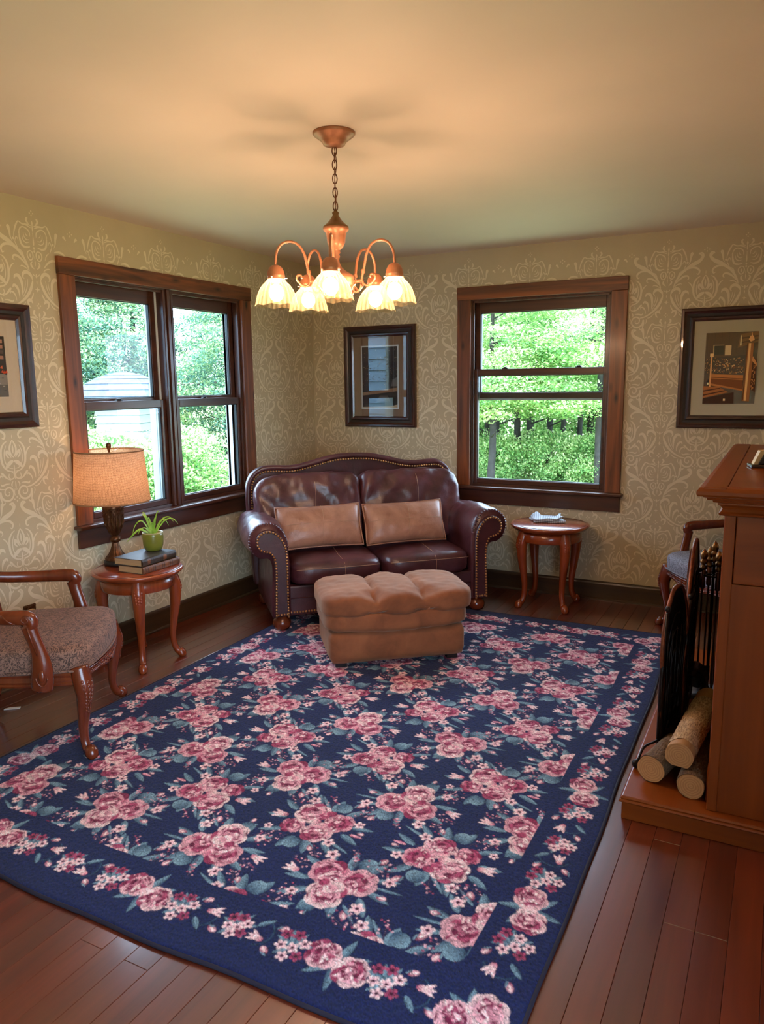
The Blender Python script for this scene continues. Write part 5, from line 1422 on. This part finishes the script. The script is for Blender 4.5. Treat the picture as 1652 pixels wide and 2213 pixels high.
for k, (nm_, a) in enumerate((('poker', .5), ('shovel', 2.05), ('brush', 3.6), ('tongs', 5.2))):
    x, y = .046*math.cos(a), .046*math.sin(a); o = empty(nm_, (x, y, 0), a); o.parent = tl
    m = MB(); m.lathe([(.004, .06), (.004, .50), (.0105, .505), (.0115, .52), (.010, .56), (.0115, .585), (.008, .592)], 12)
    if nm_ == 'poker': m.tube([(0, 0, .08), (0, 0, .05), (.012, 0, .04), (.022, 0, .055)], [.004, .004, .003, .001], 8)
    if nm_ == 'shovel': m.add([(-.004, -.028, .12), (-.004, .028, .12), (.006, .032, .05), (0, .02, .03), (0, -.02, .03), (.006, -.032, .05), (.0, -.028, .12), (.0, .028, .12), (.01, .032, .05), (.004, .02, .03), (.004, -.02, .03), (.01, -.032, .05)], [(0, 1, 2, 3, 4, 5), (11, 10, 9, 8, 7, 6)]+[(i, (i+1) % 6, (i+1) % 6+6, i+6) for i in range(6)])
    if nm_ == 'tongs': m.tube(cr([(0, 0, .3), (.012, 0, .2), (.018, 0, .1), (.004, 0, .05)], 5), .003, 8); m.tube(cr([(0, 0, .3), (-.010, 0, .2), (-.012, 0, .1), (-.002, 0, .05)], 5), .003, 8)
    m.build('shaft', plain('copper_plated_shaft', (130, 84, 66), .3, metal=.6, var=.25) if k == 0 else bpy.data.materials['copper_plated_shaft'], o)
    if nm_ == 'brush':
        m = MB(); m.lathe([(.006, .14), (.016, .13), (.020, .09), (.024, .04), (.001, .04)], 14); m.build('bristles', plain('brush_bristles', (40, 30, 24), .9), o)
    m = MB(); m.lathe([(r, .585+z) for r, z in ACORN], 16); m.build('acorn_handle', M_ac, o)
# curved dark holder behind the tools
lh = empty('log_basket', (3.13, -1.93, HZ), 0, 'dark curved metal log holder between the screen and the tools', 'log holder')
m = MB(); V = []; F = []
for i in range(13):
    a = PI*i/12
    for y in (-.02, .16): V += [(.055*math.cos(a), y, .10+.09*math.sin(a)), (.049*math.cos(a), y, .10+.084*math.sin(a))]
for i in range(12):
    b0 = i*4; b1 = b0+4
    F += [(b0, b0+2, b1+2, b1), (b0+1, b1+1, b1+3, b0+3), (b0, b1, b1+1, b0+1), (b0+2, b0+3, b1+3, b1+2)]
m.add(V, F, True); m.box((-.055, -.02, 0), (-.049, .16, .10)); m.box((.049, -.02, 0), (.055, .16, .10)); m.build('hood', M_rust if False else plain('dark_copper', (44, 22, 16), .35, metal=.5), lh)

def bark_mat(a, b_):
    t = NT('tree_bark'); v = t.coord((1, 1, .35)); vo = t.add('ShaderNodeTexVoronoi'); vo.inputs['Scale'].default_value = 190; t.l.new(v, vo.inputs['Vector'])
    f = t.math('ADD', t.math('MULTIPLY', vo.outputs['Distance'], .5), t.math('MULTIPLY', t.noise(v, 40, 6, .7), .7))
    t.set(Base_Color=t.ramp(f, [(.25, lin(a)), (.75, lin(b_))]), Roughness=.9); t.bump(f, .9, .006); return t.m
M_barkA = bark_mat((92, 60, 36), (206, 172, 132)); M_barkB = bark_mat((60, 44, 30), (120, 92, 66))
def endgrain():
    t = NT('log_end'); v = t.coord((1, 1, 0)); wa = t.add('ShaderNodeTexWave', wave_type='RINGS', rings_direction='Z'); wa.inputs['Scale'].default_value = 38; wa.inputs['Distortion'].default_value = 3; wa.inputs['Detail'].default_value = 3
    t.l.new(v, wa.inputs['Vector']); t.set(Base_Color=t.ramp(wa.outputs['Fac'], [(.2, lin((172, 120, 72))), (.8, lin((188, 134, 84)))]), Roughness=.85); t.bump(wa.outputs['Fac'], .2, .002); return t.m
M_end = endgrain(); M_bare = wood('peeled_wood', (150, 100, 56), (200, 152, 100), 2, 1.4, .7, 0)
def log(A, B, r, label, bark, peel=(0.0, 0.0), flat=0.0, seed=0):
    A, B = Vector(A), Vector(B); L = (B-A).length
    root = empty('log', A, 0, label, 'log', 'firewood logs on the hearth')
    root.matrix_world = Matrix.Translation(A) @ (B-A).to_track_quat('Z', 'Y').to_matrix().to_4x4()
    def sect(z, k):
        out = []
        for i in range(40):
            a = 2*PI*i/40; rr_ = r*k*(1+.09*mnoise.noise(Vector((math.cos(a)*1.3+seed, math.sin(a)*1.3, z*4))))
            x, y = rr_*math.cos(a), rr_*math.sin(a)
            if flat: y = max(y, -r*flat) if flat > 0 else min(y, r*-flat)
            out.append((x, y))
        return out
    def tubez(z0, z1, k, n, nb=0.0):
        vs = []; fs = []
        for j in range(n+1):
            z = z0+(z1-z0)*j/n
            for i, (x, y) in enumerate(sect(z, k)):
                q = 1+nb*mnoise.noise(Vector((x*110+seed, y*110, z*80)))+nb*.8*mnoise.noise(Vector((x*50+seed, y*50, z*45))); vs.append((x*q, y*q, z))
        for j in range(n):
            for i in range(40): i2 = (i+1) % 40; fs.append((j*40+i, j*40+i2, (j+1)*40+i2, (j+1)*40+i))
        return vs, fs
    v, f = tubez(0.0, L, .955, 8); MB().add(v, f, True).build('wood', M_bare, root)
    v, f = tubez(peel[0], L-peel[1], 1.0, 60, .035); m = MB().add(v, f, True); m.build('bark', bark, root)
    for z, nm_ in ((-.0005, 'cut_end'), (L+.0005, 'cut_end')):
        s = sect(z, .958); MB().add([(x, y, z) for x, y in s], [tuple(range(40)) if z > 0 else tuple(range(39, -1, -1))]).build(nm_, M_end, root)
log((3.066, -2.590, HZ+.052), (3.122, -2.36, HZ+.050), .050, 'dark-barked log lying lowest at the left of the log pile', M_barkB, seed=2)
log((3.205, -2.640, HZ+.046), (3.215, -2.27, HZ+.046), .046, 'dark-barked log lying lowest against the surround', M_barkB, seed=6)
log((3.160, -2.612, HZ+.135), (3.212, -2.13, HZ+.165), .050, 'pale rough-barked log resting on top of the pile', M_barkA, (.035, .085), .82, seed=9)
log((3.222, -2.24, HZ+.044), (3.214, -1.97, HZ+.044), .044, 'half-hidden log behind the pile beside the oak surround', M_barkA, (.03, .03), seed=13)

# ------------------------------------------------------------------ outdoors
GZ = -.55
m = MB(); m.box((-60, -40, GZ-.1), (40, 70, GZ)); 
t = NT('lawn_grass'); v = t.coord(); t.set(Base_Color=t.ramp(t.math('ADD', t.math('MULTIPLY', t.noise(v, 1.2, 4), .5), t.math('MULTIPLY', t.noise(v, 30, 4, .7), .5)), [(.3, lin((116, 126, 80))), (.7, lin((190, 190, 140)))]), Roughness=1)
t.b.inputs['Specular IOR Level'].default_value = .1
lawn = m.build('lawn', t.m); lawn['kind'] = 'structure'
def leafmat(name, gain=1.0):
    m = bpy.data.materials.new(name); m.use_nodes = True; n = m.node_tree.nodes; l = m.node_tree.links; n.remove(n['Principled BSDF'])
    a = n.new('ShaderNodeAttribute'); a.attribute_name = 'Col'
    d = n.new('ShaderNodeBsdfDiffuse'); tr = n.new('ShaderNodeBsdfTranslucent'); mx = n.new('ShaderNodeMixShader'); mx.inputs[0].default_value = .4
    l.new(a.outputs['Color'], d.inputs[0]); l.new(a.outputs['Color'], tr.inputs[0]); l.new(d.outputs[0], mx.inputs[1]); l.new(tr.outputs[0], mx.inputs[2]); l.new(mx.outputs[0], n['Material Output'].inputs[0]); return m
M_leaf = leafmat('leaves')
M_trunk = plain('grey_bark', (56, 52, 52), .95, var=.3, scale=8)
def leaves(name, centers, spread, per, size, cols, seed, tilt=.5, bough=None):
    rg = np.random.RandomState(seed); C = np.repeat(np.array(centers, float), per, 0); n = len(C)
    off = rg.normal(0, 1, (n, 3))*np.array(spread)
    P = C+off
    nrm = rg.normal(0, 1, (n, 3))*tilt+np.array([0, 0, 1.0]); nrm /= np.linalg.norm(nrm, axis=1)[:, None]
    t = np.cross(nrm, rg.normal(0, 1, (n, 3))); t /= np.linalg.norm(t, axis=1)[:, None]; b_ = np.cross(nrm, t)
    s = size*rg.uniform(.6, 1.3, (n, 1))
    V = np.stack([P-t*s, P+b_*s*.55, P+t*s*1.0, P-b_*s*.55], 1).reshape(-1, 3)
    me = bpy.data.meshes.new(name); me.vertices.add(4*n); me.vertices.foreach_set('co', V.ravel())
    me.loops.add(4*n); me.polygons.add(n); me.loops.foreach_set('vertex_index', np.arange(4*n, dtype=np.int32)); me.polygons.foreach_set('loop_start', (np.arange(n)*4).astype(np.int32))
    me.update(); me.validate()
    # colour by clump, leaves higher in a clump lighter
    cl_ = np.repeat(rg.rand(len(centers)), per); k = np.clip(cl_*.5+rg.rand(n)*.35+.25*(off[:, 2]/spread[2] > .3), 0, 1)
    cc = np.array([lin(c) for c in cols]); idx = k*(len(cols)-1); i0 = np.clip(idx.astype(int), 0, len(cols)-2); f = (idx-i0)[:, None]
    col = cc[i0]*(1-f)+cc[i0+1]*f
    at = me.color_attributes.new('Col', 'FLOAT_COLOR', 'POINT')
    at.data.foreach_set('color', np.repeat(np.concatenate([col, np.ones((n, 1))], 1), 4, 0).astype(np.float32).ravel())
    me.materials.append(M_leaf); return me
def boughs(n, r0, r1, z0, z1, seed, droop=.25, cone=False):
    rg = np.random.RandomState(seed); out = []
    for i in range(n):
        a = rg.uniform(0, 2*PI); z = rg.uniform(z0, z1); R = (r1*(1-(z-z0)/(z1-z0)*.85)+r0) if cone else r1*math.sqrt(max(.15, 1-((z-(z0+z1)/2)/((z1-z0)/2))**2*.8))
        for t in np.linspace(.45, 1, 5): out.append((math.cos(a)*R*t, math.sin(a)*R*t, z-droop*R*t*t+rg.normal(0, .05)))
    return out
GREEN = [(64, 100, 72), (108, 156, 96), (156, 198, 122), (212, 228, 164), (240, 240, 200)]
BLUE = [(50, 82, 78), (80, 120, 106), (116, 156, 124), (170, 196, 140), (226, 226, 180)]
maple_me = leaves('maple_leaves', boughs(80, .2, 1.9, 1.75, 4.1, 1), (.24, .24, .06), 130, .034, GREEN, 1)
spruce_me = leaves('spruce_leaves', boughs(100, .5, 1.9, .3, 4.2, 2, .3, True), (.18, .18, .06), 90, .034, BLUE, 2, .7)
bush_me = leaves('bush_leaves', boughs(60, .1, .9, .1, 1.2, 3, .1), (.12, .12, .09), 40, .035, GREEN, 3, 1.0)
tm = MB()
def trunk_mesh(h, r, seed, branches=8):
    rn = random.Random(seed); m = MB(); m.tube(cr([(0, 0, 0), (.04, .02, h*.3), (-.03, .05, h*.6), (.02, 0, h)], 4), [r*(1-.6*i/12) for i in range(13)], 8)
    for i in range(branches):
        z = h*rn.uniform(.25, .95); a = rn.uniform(0, 2*PI); L = rn.uniform(.5, 1.4); m.tube([(0, 0, z), (math.cos(a)*L*.6, math.sin(a)*L*.6, z+.15), (math.cos(a)*L, math.sin(a)*L, z+.1)], [r*.25, r*.15, r*.05], 5)
    return m
tr_a = trunk_mesh(3.9, .09, 1).build('trunk', M_trunk).data; tr_b = trunk_mesh(4.2, .11, 2, 16).build('trunk', M_trunk).data; tr_c = trunk_mesh(4.3, .09, 3, 5).build('trunk', M_trunk).data
for o in [o for o in list(bpy.data.objects) if o.name.startswith('trunk') and o.parent is None]: bpy.data.objects.remove(o)
def tree(nm, loc, rz, s, crown, trunk, label, cat, group):
    r = empty(nm, (loc[0], loc[1], GZ), rz, label, cat, group, scale=s)
    if trunk:
        o = bpy.data.objects.new('trunk', trunk); COL.objects.link(o); o.parent = r
    if crown:
        o = bpy.data.objects.new('crown', crown); COL.objects.link(o); o.parent = r; o['kind'] = 'stuff'
    return r
for i, (x, y, s) in enumerate(((-9.7, 4.9, 1.0), (-10.4, 6.6, 1.1), (-10.3, 8.2, 1.1), (-7.4, 8.0, .95), (-6.0, 9.9, .95), (-9.2, 10.6, 1.1))):
    tree('spruce_tree', (x, y), i*1.3, s, spruce_me, tr_b, 'blue-green conifer among those beyond the double window', 'tree', 'conifers beyond the double window')
for i, (x, y, s) in enumerate(((-1.7, 9.0, .95), (.3, 9.6, .95), (-3.4, 9.8, 1.0), (-.8, 13.5, 1.1), (-3.6, 13.5, 1.15), (1.6, 13.0, 1.15), (-6.8, 12.6, 1.15))):
    tree('maple_tree', (x, y), i*2.1, s, maple_me, tr_a, 'bright green maple among those beyond the windows', 'tree', 'maples beyond the windows')
rn = random.Random(12)
ORD = ('first', 'second', 'third', 'fourth', 'fifth', 'sixth', 'seventh', 'eighth')
for i in range(8):
    x = -2.6+i*.36+rn.uniform(-.08, .08); y = rn.uniform(10.8, 11.6)
    tree('pine_trunk', (x, y), rn.uniform(0, 6), rn.uniform(.8, 1.05), None, tr_c, ORD[i]+' bare dark trunk from the left in the woods beyond the single window', 'tree trunk', 'bare trunks beyond the single window')
for i, (x, y, s) in enumerate(((-1.9, 10.0, .75), (-.9, 10.4, .8), (.1, 10.2, .75), (1.1, 10.0, .8), (-3.0, 14.2, 1.6), (-.6, 14.6, 1.6), (1.8, 14.4, 1.6), (-6.7, 3.95, 1.0), (-6.3, 5.3, 1.0), (-5.4, 7.6, .65), (-8.6, 7.2, 1.1), (-8.9, 4.6, 1.1))):
    tree('shrub', (x, y), i*1.1, s, bush_me, None, 'leafy green shrub at the foot of the trees outside', 'shrub', 'shrubs at the edge of the lawn')
# shed with a bell-shaped shingled roof behind the boughs
shd = empty('garden_shed', (-7.75, 5.35, GZ), math.radians(24), 'small pale clapboard shed with curved shingled roof behind the conifers', 'shed')
M_clap = plain('white_clapboard', (150, 158, 166), .6, var=.03); M_shin = plain('grey_shingles', (84, 98, 116), .8, var=.2, scale=9)
for k in range(12):
    z = .05+k*.15
    MB().add([(-.44, -.44, z), (.44, -.44, z), (.44, .44, z), (-.44, .44, z), (-.405, -.405, z+.15), (.405, -.405, z+.15), (.405, .405, z+.15), (-.405, .405, z+.15)], [(0, 1, 5, 4), (1, 2, 6, 5), (2, 3, 7, 6), (3, 0, 4, 7), (0, 3, 2, 1), (4, 5, 6, 7)]).build('clapboard', M_clap, shd)
PR = [(.70, 1.80), (.67, 1.90), (.61, 2.02), (.52, 2.13), (.40, 2.22), (.25, 2.29), (.09, 2.34), (.0, 2.36)]
for i in range(len(PR)-1):
    (a, za), (c, zc) = PR[i], PR[i+1]; a += .022
    MB().add([(-a, -a, za), (a, -a, za), (a, a, za), (-a, a, za), (-c, -c, zc), (c, -c, zc), (c, c, zc), (-c, c, zc)], [(0, 1, 5, 4), (1, 2, 6, 5), (2, 3, 7, 6), (3, 0, 4, 7)]).build('shingle_course', M_shin, shd)
# clapboard wing of the house outside the left wall (what the centre picture's glass reflects)
wg = empty('house_wing', (-.17, -3.5, GZ), 0, 'pale blue clapboard wing of the house outside the double window', 'house wing')
for k in range(24):
    z = k*.14; MB().box((-3.2, -.05, z), (0, -.012+.0, z+.01)).add([(-3.2, 0, z), (0, 0, z), (0, -.02, z+.145), (-3.2, -.02, z+.145), (-3.2, -.06, z), (0, -.06, z), (0, -.06, z+.145), (-3.2, -.06, z+.145)], [(0, 1, 2, 3), (5, 4, 7, 6), (4, 5, 1, 0), (3, 2, 6, 7), (4, 0, 3, 7), (1, 5, 6, 2)]).build('clapboard', plain('blue_clapboard', (150, 176, 200), .6, var=.03) if k == 0 else bpy.data.materials['blue_clapboard'], wg)
